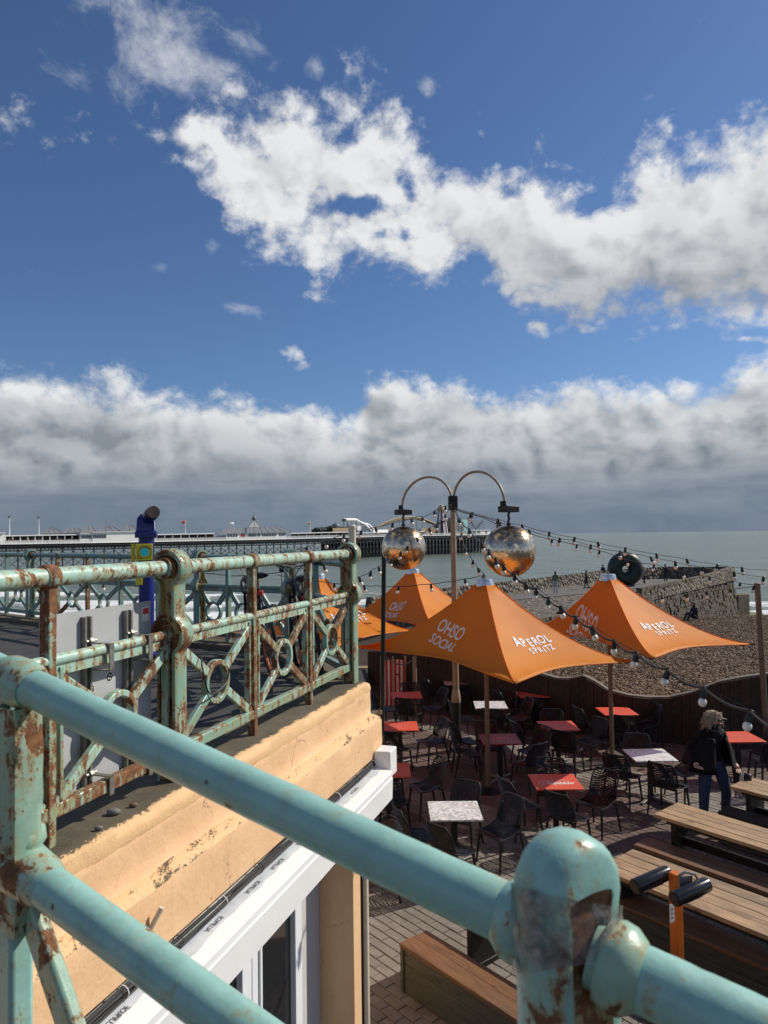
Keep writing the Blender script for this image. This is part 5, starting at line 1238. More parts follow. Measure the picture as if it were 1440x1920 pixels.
# ------------------------------------------------------------------ festoon lights
sock = MB(); sock.lathe([(.010, .055), (.019, .05), (.021, .02), (.026, .0), (.026, -.03), (.022, -.032)], (0, 0, 0), 8); sock_me = sock.build('socket', M['black'], mesh_only=True)
bu = MB(); bu.sphere((0, 0, -.062), .031, 10, 8, (1, 1, 1.12)); bulb_me = bu.build('bulb', M['bulb'], mesh_only=True)
def festoon(pts, label, spacing=.5, r=.007, at_pts=False, seed=1, double=False, bs=1.0):
    P = [at(*p) for p in pts]; c0 = spline(P, 8); c = [q - Vector((0, 0, (.035 if double else .012) * math.sin(math.pi * (i % 8) / 8))) for i, q in enumerate(c0)]; t = thing('festoon_string', label, 'light string', P[0], 'strings of bulbs over the terrace')
    mb = MB(); mb.tube(c, r, 5); mb.build('cable', M['cable'], t)
    if double: mb = MB(); mb.tube([q + Vector((0, 0, .012)) for q in c0], .003, 4); mb.build('catenary_wire', M['cable'], t)
    rng = random.Random(seed); pos = []
    if at_pts: pos = P[1:]
    else:
        acc = spacing * .6
        for a, b in zip(c, c[1:]):
            L = (b - a).length; 
            while acc < L: pos.append(a.lerp(b, acc / L)); acc += spacing * rng.uniform(.85, 1.15)
            acc -= L
    for q in pos:
        rx, ry = rng.uniform(-.35, .35), rng.uniform(-.35, .35)
        s = inst('socket', sock_me, t, q + Vector((0, 0, -.045)), (rx, ry, 0)); s.scale = (bs,) * 3; ORG[s.name] = Vector(); b = bpy.data.objects.new('bulb', bulb_me); col.objects.link(b); b.parent = s
N1 = [(853, 955), (862, 973), (880, 992), (904, 1018), (917, 1031), (930, 1047), (944, 1058), (965, 1076), (986, 1093), (1005, 1103), (1028, 1121), (1052, 1137), (1079, 1156), (1111, 1176), (1151, 1201), (1192, 1224), (1250, 1255), (1319, 1290), (1405, 1333), (1500, 1392)]
D1 = [15, 13.0, 11.2, 9.9, 9.5, 9.1, 8.8, 8.5, 8.3, 8.1, 7.9, 7.7, 7.4, 7.1, 6.8, 6.4, 5.9, 5.4, 4.9, 4.5]
festoon([(a, b, d) for (a, b), d in zip(N1, D1)], 'heavy bulb string sweeping from the lamp post down to the near right', at_pts=True, r=.011, seed=3, double=True, bs=1.0)
def ld(pts, d0, d1): n = len(pts) - 1; return [(a, b, d0 + (d1 - d0) * i / n) for i, (a, b) in enumerate(pts)]
festoon(ld([(853, 952), (899, 965), (938, 975), (980, 985), (1025, 997), (1072, 1007), (1120, 1017), (1168, 1027), (1274, 1046), (1331, 1056), (1392, 1065), (1440, 1069), (1560, 1080)], 15, 15.6), 'uppermost bulb string going right from the lamp post over the sea', .62, seed=4, bs=1.25)
festoon(ld([(853, 954), (909, 970), (994, 995), (1038, 1007), (1074, 1013), (1114, 1024), (1157, 1033), (1205, 1041), (1256, 1051), (1309, 1062), (1370, 1072), (1437, 1083), (1560, 1106)], 15, 15.2), 'middle bulb string going right from the lamp post across the ring sculpture', .60, seed=5, bs=1.3)
festoon(ld([(853, 956), (905, 970), (936, 984), (968, 996), (1001, 1003), (1040, 1012), (1087, 1022), (1135, 1035), (1183, 1051), (1231, 1059), (1279, 1072), (1330, 1081), (1381, 1091), (1419, 1097)], 15, 14.4), 'bulb string from the lamp post to the wooden post on the far right', .55, seed=6)
festoon(ld([(1140, 1082), (1175, 1108), (1226, 1115), (1267, 1115), (1311, 1110), (1357, 1105), (1419, 1098)], 14.0, 14.4), 'slack bulb string from the rightmost parasol to the wooden post', .5, seed=7)
festoon(ld([(847, 946), (825, 951), (799, 967), (784, 968), (742, 979), (700, 989), (668, 996), (640, 1003), (600, 1016), (560, 1030)], 15, 11), 'bulb string going left from the lamp post above the left mirror ball', .5, seed=8)
festoon(ld([(846, 950), (822, 979), (808, 988), (775, 1013), (759, 1027), (741, 1041), (720, 1056), (698, 1068), (680, 1079), (640, 1092)], 14.6, 10), 'bulb string crossing in front of the left mirror ball', .5, seed=9)
festoon(ld([(909, 1078), (898, 1080), (867, 1086), (836, 1091), (790, 1096), (740, 1099), (705, 1098), (678, 1097), (600, 1090), (520, 1078)], 12.7, 13), 'bulb string going left from the top of the nearest parasol', .6, seed=10)
festoon(ld([(856, 956), (862, 985), (870, 1022), (880, 1040), (893, 1060), (900, 1067), (909, 1078)], 15, 12.7), 'short bulb string from the lamp post to the nearest parasol', .45, seed=11)
festoon(ld([(690, 1040), (640, 1052), (560, 1066), (470, 1078), (400, 1076), (330, 1068), (240, 1090), (150, 1092), (40, 1084)], 11, 14), 'low bulb string seen through the far railing in front of the surf', .6, seed=13)
# ------------------------------------------------------------------ chairs and small tables
def chair_meshes():
    def S(u, v):      # shell surface: u across -1..1, v 0 front of seat .. .5 back of seat .. 1 top of back
        hw = .225 if v < .5 else .225 - .012 * ((v - .5) / .5) - .035 * max(0, (v - .88) / .12) ** 2
        if v < .46: t = v / .46; y = .215 - .40 * t; z = .455 - .018 * math.sin(math.pi * t) - .012 * (1 - t) ** 4 * 2
        elif v < .56: t = (v - .46) / .10; a = t * 1.38; y = -.185 - .045 * math.sin(a); z = .455 + .055 * (1 - math.cos(a))
        else: t = (v - .56) / .44; y = -.229 - .095 * t; z = .500 + .355 * t
        e = abs(u) ** 3
        curl = .055 * e * sm(v, .18, .5) ; fwd = .075 * e * sm(v, .42, .6) * (1 - .55 * sm(v, .75, 1.0))
        return Vector((hw * u * (1 + .03 * sm(v, .3, .6)), y + fwd, z + curl * (1 - sm(v, .5, .62))))
    def ribbon(mb, fn, n, w=.0112, th=.006):
        pts = [fn(i / n) for i in range(n + 1)]; mb.tube(pts, w, 4, caps=False)
    seat, back = MB(), MB()
    for i in range(15):
        v = .03 + .43 * i / 14; ribbon(seat, lambda t, v=v: S(-1 + 2 * t, v + .012 * math.sin(t * 9)), 8)
    for i in range(15):
        v = .50 + .475 * i / 14; ribbon(back, lambda t, v=v: S(-1 + 2 * t, min(.99, v + .014 * math.sin(t * 9 + i * .35))), 9, .0108)
    for i in range(1, 9):
        u = -1 + 2 * i / 9; ribbon(seat, lambda t, u=u: S(u, .0 + .5 * t), 6, .005); ribbon(back, lambda t, u=u: S(u + .03 * math.sin(t * 12), .5 + .5 * t), 8, .0045)
    for sg in (-1, 1):
        seat.tube([S(sg, .5 * i / 8) for i in range(9)], .012, 6); back.tube([S(sg, .5 + .5 * i / 10) for i in range(11)], .012, 6)
    seat.tube([S(-1 + 2 * i / 8, 0) for i in range(9)], .013, 6); back.tube([S(-1 + 2 * i / 10, 1) for i in range(11)], .013, 6)
    seat.bar((-.20, -.15, .435), (.20, -.15, .435), .03, .03); seat.bar((-.20, .17, .43), (.20, .17, .43), .03, .03)
    legs = []
    for sx in (-1, 1):
        for y0, y1 in ((.175, .225), (-.185, -.265)):
            l = MB(); l.tube([(sx * .205, y0, .445), (sx * .222, (y0 + y1) / 2, .22), (sx * .238, y1, 0)], [.021, .018, .014], 8); legs.append(l)
    bm = lambda mb, n: mb.build(n, M['chair'], mesh_only=True)
    return bm(seat, 'seat'), bm(back, 'backrest'), [bm(l, 'leg') for l in legs]
SEAT, BACK, LEGS = chair_meshes()
def make_chair():
    t = thing('chair', 'x', 'chair', (0, 0, 0), local=True)
    inst('seat', SEAT, t); inst('backrest', BACK, t)
    for l in LEGS: inst('leg', l, t)
    return t
proto_chair = make_chair(); first_chair = [True]
def chair(x, y, yaw, label):
    """yaw: direction the sitter faces, degrees from +X"""
    c = proto_chair if first_chair[0] else copy_tree(proto_chair); first_chair[0] = False
    c.location = (x, y, 0); c.rotation_euler = (0, 0, R(yaw - 90)); tag(c, label, 'chair', 'black lattice chairs at the cafe tables'); return c
def table(px, py, kind, label, rot=0.0, text=False):
    p = pl(px, py, .745); x, y = p.x, p.y; t = thing('cafe_table', label, 'table', (x, y, 0), 'square cafe tables on the terrace')
    t.rotation_euler = (0, 0, R(rot)); ORG[t.name] = Vector()
    m = {'w': M['marble'], 'r': M['redtop'], 'd': M['darkredtop'], 'g': M['greytop']}[kind]
    mb = MB(); mb.box((0, 0, .733), (.70, .68, .024)); top = mb.build('tabletop', m, t, bevel=.006)
    if kind in 'rd':
        mb = MB(); z = .7462; H = .004
        def ln(x0, y0, x1, y1, w=.007): mb.bar((x0, y0, z), (x1, y1, z), w, .0012)
        for i in range(4):
            a = -.26 + .13 * i; ln(a, -.12, a + .07, -.12); ln(a, -.02, a + .07, -.02); ln(a, -.12, a, -.02); ln(a + .07, -.12, a + .07, -.02)
        ln(-.20, .03, -.05, .03); ln(.02, .05, .22, .05); ln(-.03, -.2, -.03, .12)
        if text: add_text(mb, 'APEROL', .12, lambda a, b: Vector((-a + .06, -b - .09, z + .0012)), shear=.2, bold=.012)
        else: add_text(mb, 'APEROL', .085, lambda a, b: Vector((-a + .02, -b + .05, z + .0012)), shear=.2)
        mb.build('tabletop_print', M['topprint'] if not text else M['print_w'], t, smooth=False)
    mb = MB(); mb.box((0, 0, .37), (.075, .075, .70)); mb.build('pedestal', M['blackmetal'], t, bevel=.004)
    mb = MB()
    for k in range(4):
        a = R(45 + 90 * k); e = Vector((math.cos(a), math.sin(a), 0)); mb.bar(e * .02 + Vector((0, 0, .045)), e * .34 + Vector((0, 0, .022)), .055, .022)
    mb.build('foot', M['steel'], t, bevel=.004); mb = MB(); mb.box((0, 0, .712), (.34, .34, .018)); mb.build('top_plate', M['blackmetal'], t, smooth=False)
    return x, y
rngc = random.Random(12)
short = {'bright red table with white lettering nearest the picnic tables': 'bright red table nearest the picnic tables', 'red table in the middle left of the right parasol pole': 'red table left of the right parasol pole', 'red table by the fence right of the right parasol pole': 'fence-side red table right of the right parasol pole', 'red table by the fence under the tip of the nearest parasol': 'fence-side red table under the nearest parasol tip', 'white table between the lamp post and the nearest parasol pole': 'white table between lamp post and parasol pole', 'red table beside the corner of the peach wall': 'red table beside the peach wall corner'}
def seats(x, y, desc, spec):
    """spec: list of (dx, dy, yaw, where)"""
    for dx, dy, yaw, where in spec: chair(x + dx + rngc.uniform(-.03, .03), y + dy + rngc.uniform(-.03, .03), yaw + rngc.uniform(-8, 8), f'black lattice chair {where} the {short.get(desc, desc)}')
L_, Fr_, R_s, B_ = (lambda a=20: (-.60, .02, a, 'left of')), (lambda a=62: (-.02, -.58, a, 'in front of')), (lambda a=200: (.60, .05, a, 'right of')), (lambda a=262: (.04, .58, a, 'behind'))
tabs = [
    (852, 1519, 'w', 'white marble table nearest the viewer', [(-.52, -.06, 22, 'left of'), (-.06, -.52, 42, 'in front of'), (.60, .02, 212, 'right of'), (.14, .56, 250, 'behind')], False),
    (1041, 1465, 'r', 'bright red table with white lettering nearest the picnic tables', [(-.52, -.10, 30, 'left of'), (.02, -.56, 38, 'in front of'), (.62, -.02, 214, 'right of'), (.08, .50, 250, 'behind')], True),
    (1218, 1415, 'w', 'white marble table left of the walking woman', [(-.48, -.14, 40, 'left of'), (.10, -.60, 50, 'in front of'), (.62, .06, 205, 'right of'), (.0, .6, 262, 'behind')], False),
    (1383, 1381, 'r', 'red table behind the walking woman', [(.55, .02, 200, 'right of'), (-.1, .60, 262, 'behind'), (.30, -.6, 70, 'in front of')], False),
    (937, 1385, 'd', 'dark maroon table by the nearest parasol pole', [(-.58, .22, 0, 'left of'), (.42, -.45, 128, 'in front of'), (.68, .25, 205, 'right of'), (-.1, .56, 275, 'behind')], False),
    (1046, 1360, 'r', 'red table in the middle left of the right parasol pole', [(-.6, .0, 15, 'left of'), (.05, -.55, 62, 'in front of'), (.60, -.05, 205, 'right of'), (.05, .56, 262, 'behind')], False),
    (1156, 1333, 'r', 'red table by the fence right of the right parasol pole', [(-.55, .0, 20, 'left of'), (.0, -.55, 60, 'in front of'), (.60, .0, 200, 'right of'), (-.02, .55, 262, 'behind')], False),
    (998, 1301, 'r', 'red table by the fence under the tip of the nearest parasol', [(-.60, .0, 20, 'left of'), (.0, -.55, 65, 'in front of'), (.62, .0, 195, 'right of'), (.05, .55, 262, 'behind')], False),
    (919, 1321, 'w', 'white table between the lamp post and the nearest parasol pole', [(-.58, -.05, 15, 'left of'), (-.02, -.56, 70, 'in front of'), (.62, -.02, 200, 'right of'), (.35, .6, 235, 'behind')], False),
    (858, 1278, 'w', 'farthest white table beside the lamp post', [(-.60, .0, 15, 'left of'), (.05, -.58, 80, 'in front of'), (.66, .02, 190, 'right of'), (0, .58, 262, 'behind')], False),
    (762, 1303, 'r', 'red table second from the striped windbreak', [(-.55, -.1, 30, 'left of'), (-.0, -.56, 62, 'in front of'), (.62, .0, 198, 'right of'), (.1, .56, 262, 'behind')], False),
    (741, 1260, 'r', 'farthest red table beside the striped windbreak', [(-.6, .0, 20, 'left of'), (.02, -.56, 70, 'in front of'), (.62, .05, 200, 'right of'), (.1, .6, 262, 'behind')], False),
    (750, 1361, 'r', 'red table beside the corner of the peach wall', [(-.6, .0, 20, 'left of'), (-.08, -.55, 60, 'in front of'), (.62, -.02, 212, 'right of')], False),
    (728, 1443, 'r', 'red table half hidden by the white fascia end', [(.60, .10, 205, 'right of'), (.05, -.62, 75, 'in front of'), (.0, .56, 262, 'behind')], False),
]
for px, py, k, d, sp, tx in tabs:
    x, y = table(px, py, k, d, rngc.uniform(-3, 3), tx); seats(x, y, d, sp)
p = pl(872, 1432, 0); chair(p.x, p.y, 18, 'lone black lattice chair standing left of the nearest parasol pole')
p = pl(715, 1690, 0); chair(p.x - .08, p.y + .1, 195, 'black lattice chair just right of the cream drain pipe')
p = pl(1255, 1350, 0); 

# ------------------------------------------------------------------ picnic tables and box benches
PDIR = Vector((.635, -.772, 0)).normalized(); PNRM = Vector((-PDIR.y, PDIR.x, 0)); PANG = math.atan2(PDIR.y, PDIR.x)
def planks(root, origin, length, width, z, n, m, name, th=.045, ov=0.0):
    w = width / n
    for i in range(n):
        mb = MB(); mb.box((0, 0, 0), (length + random.uniform(-.01, .01), w - .0035, th)); o = mb.build(name, m, None, bevel=.006); o.parent = root
        o.location = Vector((length / 2, (i + .5) * w, z - th / 2 + random.uniform(-.0025, .0025))); o.rotation_euler = (0, 0, 0)
def picnic_table(px, py, label, length=2.6, width=.68, m='wood'):
    p = pl(px, py, .76); t = thing('picnic_table', label, 'picnic table', (p.x, p.y, 0), 'long wooden tables', PANG, local=True)
    planks(t, None, length, width, .76, 4, M[m], 'plank')
    for x in (.22, length - .22):
        mb = MB(); mb.box((x, width / 2, .36), (.07, width * .72, .70)); mb.box((x, width / 2, .03), (.10, width * .95, .06)); mb.build('leg', M['blackmetal'], t, bevel=.005)
    mb = MB(); mb.box((length / 2, width / 2, .40), (length - .5, .05, .10)); mb.build('stretcher', M['blackmetal'], t, bevel=.005)
    mb = MB()
    for y in (.06, width - .06): mb.box((length / 2, y, .69), (length - .3, .04, .05))
    mb.build('apron', M['blackmetal'], t, bevel=.004); return t
def box_bench(px, py, label, length=2.5, width=.36, m='wood_red', boards=3, n=2, side='greyboard'):
    p = pl(px, py, .47); t = thing('box_bench', label, 'bench', (p.x, p.y, 0), 'box benches beside the long tables', PANG, local=True)
    planks(t, None, length, width, .47, n, M[m], 'seat_plank', .04)
    h = .42 / boards
    for i in range(boards):
        for y in (.035, width - .035):
            mb = MB(); mb.box((length / 2, y, .006 + h * (i + .5)), (length - .06, .024, h - .006)); mb.build('side_board', M[side], t, bevel=.003)
        mb = MB(); mb.box((.04, width / 2, .006 + h * (i + .5)), (.024, width - .10, h - .006)); mb.build('end_board', M[side], t, bevel=.003)
    mb = MB(); mb.box((length / 2, width / 2, .2), (length - .14, width - .12, .36)); mb.build('carcass', M['blackmetal'], t, smooth=False)
    for y in (.03, width - .03): mb = MB(); mb.box((.03, y, .215), (.045, .045, .42)); mb.build('corner_post', M[side], t, bevel=.003)
    return t
picnic_table(1226, 1526, 'long pale wooden table whose left end points at the white marble table', 2.6, .62)
picnic_table(1368, 1474, 'pale wooden table farthest back, right of the walking woman', 2.4, .62)
picnic_table(1119, 1626, 'long wooden table behind the orange stand', 3.0, .72)
picnic_table(838, 1672, 'wooden table mostly hidden behind the turquoise handrail post', 3.2, .68)
box_bench(1187, 1583, 'reddish box bench between the two long wooden tables', 2.6, .36, 'wood_red')
box_bench(1345, 1521, 'dark slate coloured bench in front of the farthest wooden table', 2.2, .34, 'wood_dark')
box_bench(1150, 1690, 'dark reddish bench running behind the orange stand base', 2.6, .36, 'wood_red')
box_bench(748, 1768, 'orange brown bench with grey boarded sides nearest the building', 2.6, .37, 'wood_bench')
# orange stand with two black heater tubes
def stand():
    p = pl(1266, 1640, 1.35); c = Vector((p.x, p.y, 0)); D = proj((p.x, p.y, 1.35))[2]
    t = thing('heater_stand', 'orange square post carrying two black tube heaters above the tables', 'heater', c)
    mb = MB(); mb.box(c + Vector((0, 0, .69)), (.085, .085, 1.36), .5); mb.build('post', M['orange_metal'], t, bevel=.006)
    mb = MB(); mb.box(c + Vector((0, 0, .01)), (.36, .36, .02), .5); mb.build('base_plate', M['orange_metal'], t, bevel=.004)
    ax = (rt * .86 + fw * .40 + Vector((0, 0, .10))).normalized()
    for px, py, dd, nm in ((1221, 1649, .02, 'l'), (1295, 1672, -.16, 'r')):
        q = at(px, py, D + dd); mb = MB(); a, b = q - ax * .205, q + ax * .205
        mb.tube([a + ax * .004, a, a + ax * .01, b - ax * .01, b, b - ax * .004], [.055, .063, .066, .066, .063, .055], 24); h = mb.build('heater_tube', simple('gloss_black_' + nm, (.012, .012, .013), .2), t)
        mb = MB(); mb.tube([a - ax * .006, a + ax * .004], .056, 20); mb.build('end_cap', M['blackmetal'], h)
        mb = MB(); mb.bar(a + ax * .1 - Vector((0, 0, .066)), b - ax * .08 - Vector((0, 0, .066)), .05, .012); mb.build('reflector', M['silver'], h, smooth=False)
    q = at(1285, 1652, D - .07); mb = MB(); mb.box(q, (.14, .02, .09), .3); mb.tube([q + Vector((-.06, 0, .05)), q + Vector((.0, 0, .08)), q + Vector((.09, 0, .06)), q + Vector((.12, 0, .0))], .012, 6); mb.build('bracket', M['steel'], t, smooth=False)
    q = at(1260, 1712, D - .09); mb = MB(); mb.box(q, (.055, .006, .16), R(28)); l = mb.build('label_plate', M['label_w'], t, smooth=False)
    mb = MB()
    for i in range(7): mb.box(q + Vector((-.012 + .012 * (i % 2), -.006, .055 - i * .019)), (.022, .003, .009), R(28))
    mb.build('label_print', M['ink'], l, smooth=False)
stand()
# striped windbreak and driftwood bench at the far left
w0 = at(722, 1262, 18.9); t = thing('windbreak', 'red and white striped canvas windbreak standing behind the far red table', 'windbreak', (w0.x, w0.y, 0)); n = 11
for i in range(n):
    x = w0.x - .10 + .62 * i / n; q = Vector((x, w0.y + .01 * (i % 3), .02)); mb = MB(); mb.box(q + Vector((.62 / n / 2, 0, .62)), (.62 / n, .012, 1.18), .05 * (-1) ** i); mb.build('stripe', M['stripe_r'] if i % 2 == 0 else M['stripe_w'], t, smooth=False)
for x in (-.11, .21, .53): mb = MB(); mb.tube([Vector((w0.x + x, w0.y + .03, 0)), Vector((w0.x + x, w0.y + .03, 1.32))], .022, 8); mb.build('stake', M['tanpole'], t)
q = pl(683, 1252, .5); t = thing('plank_seat', 'small timber seat by the wall behind the cream post', 'bench', (q.x, q.y, 0)); mb = MB(); mb.box((q.x, q.y, .5), (.6, .35, .05)); mb.build('seat', M['wood'], t, bevel=.01)
for sx in (-.22, .22): mb = MB(); mb.box((q.x + sx, q.y, .24), (.08, .3, .47)); mb.build('leg', M['blackmetal'], t, smooth=False)
a, b = at(723, 1232, 18.2), at(777, 1236, 18); t = MB(); t.tube([a.lerp(b, i / 10) - Vector((0, 0, .16 * math.sin(math.pi * i / 10))) for i in range(11)], .018, 6); tag(t.build('barrier_rope', M['rope']), 'grey rope slung between the windbreak and the short tan post', 'rope')

# ------------------------------------------------------------------ telescope, sign, bicycle on the deck
def telescope():
    D = 9.3; b = pl(275, 1229, DZ); D = proj(b)[2]; P = lambda px, py, dd=0: at(px, py, D + dd)
    t = thing('telescope', 'blue coin operated sea view telescope on a column', 'telescope', b)
    top = P(277, 1004); mb = MB(); mb.lathe([(.18, 0), (.18, .025), (.10, .04), (.088, .08)], b, 24); mb.lathe([(.088, .05), (.088, top.z - b.z)], b, 24); mb.build('column', M['blue'], t)
    s = P(245, 1163, -.1); mb = MB(); mb.box(b + Vector((-.25, -.15, .09)), (.55, .42, .18), .2); mb.build('step', M['blue'], t, bevel=.015)
    c = Vector((b.x, b.y, 0)); z0 = P(277, 1005).z; z1 = P(277, 972).z; hw = .105
    rz = .25; mb = MB(); Mx = Matrix.Rotation(rz, 3, 'Z')
    vs = [Mx @ Vector((x * hw * k, y * hw * k, 0)) + c + Vector((0, 0, z)) for z, k in ((z0 - .02, 1.14), (z0 + .05, 1.14), (z0 + .055, 1.02), (z1, .92), (z1 + .05, .6)) for x, y in ((-1, -1), (1, -1), (1, 1), (-1, 1))]
    fs = [(4 * i + q, 4 * i + (q + 1) % 4, 4 * i + 4 + (q + 1) % 4, 4 * i + 4 + q) for i in range(4) for q in range(4)] + [(3, 2, 1, 0), (16, 17, 18, 19)]
    mb.add(vs, fs); mb.build('head', M['blue'], t, bevel=.010)
    e = P(288, 960, -.22); f = P(266, 982, .26); ax = (e - f).normalized(); mb = MB(); mb.tube([f, f + ax * .05, f + (e - f) * .6, e - ax * .10], [.05, .075, .078, .078], 20); mb.build('barrel', M['blue'], t)
    mb = MB(); mb.tube([e - ax * .11, e - ax * .02, e, e - ax * .004, e - ax * .05], [.070, .074, .072, .062, .060], 20); o = mb.build('eyepiece_hood', simple('brown_rubber', (.035, .018, .012), .5), t); mb = MB(); mb.tube([e - ax * .055, e - ax * .05], .060, 16); mb.build('lens', M['glassdark'], o)
    vd = Vector((.30, -.95, 0)).normalized(); sx = Vector((.95, .30, 0))
    def plate(px, py, w, h, m, name, off, par=t, th=.012):
        q = P(px, py); q = Vector((b.x, b.y, q.z)) + vd * off + sx * ((px - 277) * D / F); mb = MB(); mb.box(q, (w, th, h), Matrix((sx, -vd, Vector((0, 0, 1)))).transposed()); return mb.build(name, m, par, bevel=.003), q
    bx, q = plate(276, 1036, .17, .22, M['blue'], 'coin_box', .105, th=.06)
    s, q = plate(273, 1035, .185, .19, M['yellow'], 'sign_plate', .145)
    def ringp(c, r0, r1, m, nm, off):
        mb = MB(); vs = []; K = 28
        for i in range(K): a = 2 * math.pi * i / K; vs += [c + vd * off + (sx * math.cos(a) + Vector((0, 0, math.sin(a)))) * r for r in (r0, r1)]
        mb.add(vs, [(2 * i, 2 * i + 1, 2 * ((i + 1) % K) + 1, 2 * ((i + 1) % K)) for i in range(K)]); mb.build(nm, m, s, smooth=False)
    qc = q + sx * .006; ringp(qc, .0, .049, M['cyan'], 'cyan_disc', .0095); ringp(qc, .070, .0745, M['ink'], 'bubble_outline', .0085)
    mb = MB(); a0 = qc + vd * .0085; mb.bar(a0 + sx * -.068 + Vector((0, 0, -.022)), a0 + sx * -.074 + Vector((0, 0, -.072)), .003, .005); mb.bar(a0 + sx * -.074 + Vector((0, 0, -.072)), a0 + sx * -.022 + Vector((0, 0, -.069)), .003, .005); mb.build('bubble_tail', M['ink'], s, smooth=False)
    mb = MB()
    for i in range(7): a = R(40 + 100 * i / 6); mb.box(a0 + (sx * math.cos(a) + Vector((0, 0, math.sin(a)))) * .060, (.010, .003, .012))
    mb.build('sign_lettering', M['ink'], s, smooth=False)
    plate(253, 1040, .045, .26, M['yellow'], 'side_plate', .02); plate(264, 1083, .075, .16, M['yellow'], 'lower_plate', .098)
telescope()
def sign():
    # back of a sign clamped to the inner side of the near railing, between the second and third bay
    a = near[4] + dv * .04; off = -nv * .085; t = thing('sign_panel', 'back of a grey metal sign clamped to the rusty railing', 'sign', a + off)
    L = .775; z0, z1 = .09, .965
    def Q(s, z, o=0): return a + dv * s + off + nv * o + Vector((0, 0, z))
    mb = MB(); mb.bar(Q(0, (z0 + z1) / 2), Q(L, (z0 + z1) / 2), .006, z1 - z0); mb.build('sheet', M['greypanel'], t, smooth=False)
    for s in (.27, .565):
        mb = MB()
        for w in (-.018, .018): mb.bar(Q(s + w, z0 + .02, .018), Q(s + w, z1 - .03, .018), .012, .026, upv=nv)
        mb.bar(Q(s, z0 + .02, .008), Q(s, z1 - .03, .008), .05, .006, upv=nv); mb.build('channel', M['steel'], t, smooth=False)
        for zz, rail in ((.76, 1), (.14, 0)):
            q = Q(s + .05, zz); mb = MB()
            hgt = .125 if rail else .085; mb.bar(Q(s + .05, zz + .045, .085 + .034), Q(s + .05, zz - hgt + .045, .085 + .034), .006, .03, upv=dv); mb.bar(Q(s + .05, zz + .045, .02), Q(s + .05, zz + .045, .085 + .037), .03, .005); mb.bar(Q(s + .05, zz - hgt + .045, .02), Q(s + .05, zz - hgt + .045, .085 + .037), .03, .005)
            c = mb.build('clamp', M['steel'], t, smooth=False); mb = MB(); mb.tube([Q(s - .02, zz + .06, .03), Q(s + .05, zz + .06, .03)], .008, 6); mb.tube([Q(s + .0, zz + .06, .03), Q(s + .02, zz + .06, .03)], .017, 6); mb.build('bolt', M['steel'], c)
    def disc(s, z, r, m, nm, o=.0045, par=t, sq=1.0):
        mb = MB(); K = 20; c = Q(s, z, o); mb.add([c + (dv * math.cos(2 * math.pi * i / K) + Vector((0, 0, sq)) * math.sin(2 * math.pi * i / K)) * r for i in range(K)], [tuple(range(K))]); return mb.build(nm, m, par, smooth=False)
    for s, z, i in ((.445, .62, 0), (.315, .585, 1)):
        o = disc(s, z, .026, M['label_w'], 'sticker'); disc(s, z, .022, M['ink'], 'sticker_print', .0052, o)
        for k in range(4): a_ = 1.57 * k + .5; disc(s + .010 * math.cos(a_), z + .011 * math.sin(a_), .0045, M['label_w'] if i == 0 else M['yellow'], 'sticker_dot', .006, o)
    mb = MB(); mb.bar(Q(.70, .90, .0045), Q(.755, .90, .0045), .001, .075); l = mb.build('label_sticker', M['label_w'], t, smooth=False); mb = MB(); mb.bar(Q(.705, .915, .0055), Q(.75, .915, .0055), .001, .03); mb.build('label_print', M['label_r'], l, smooth=False)
sign()
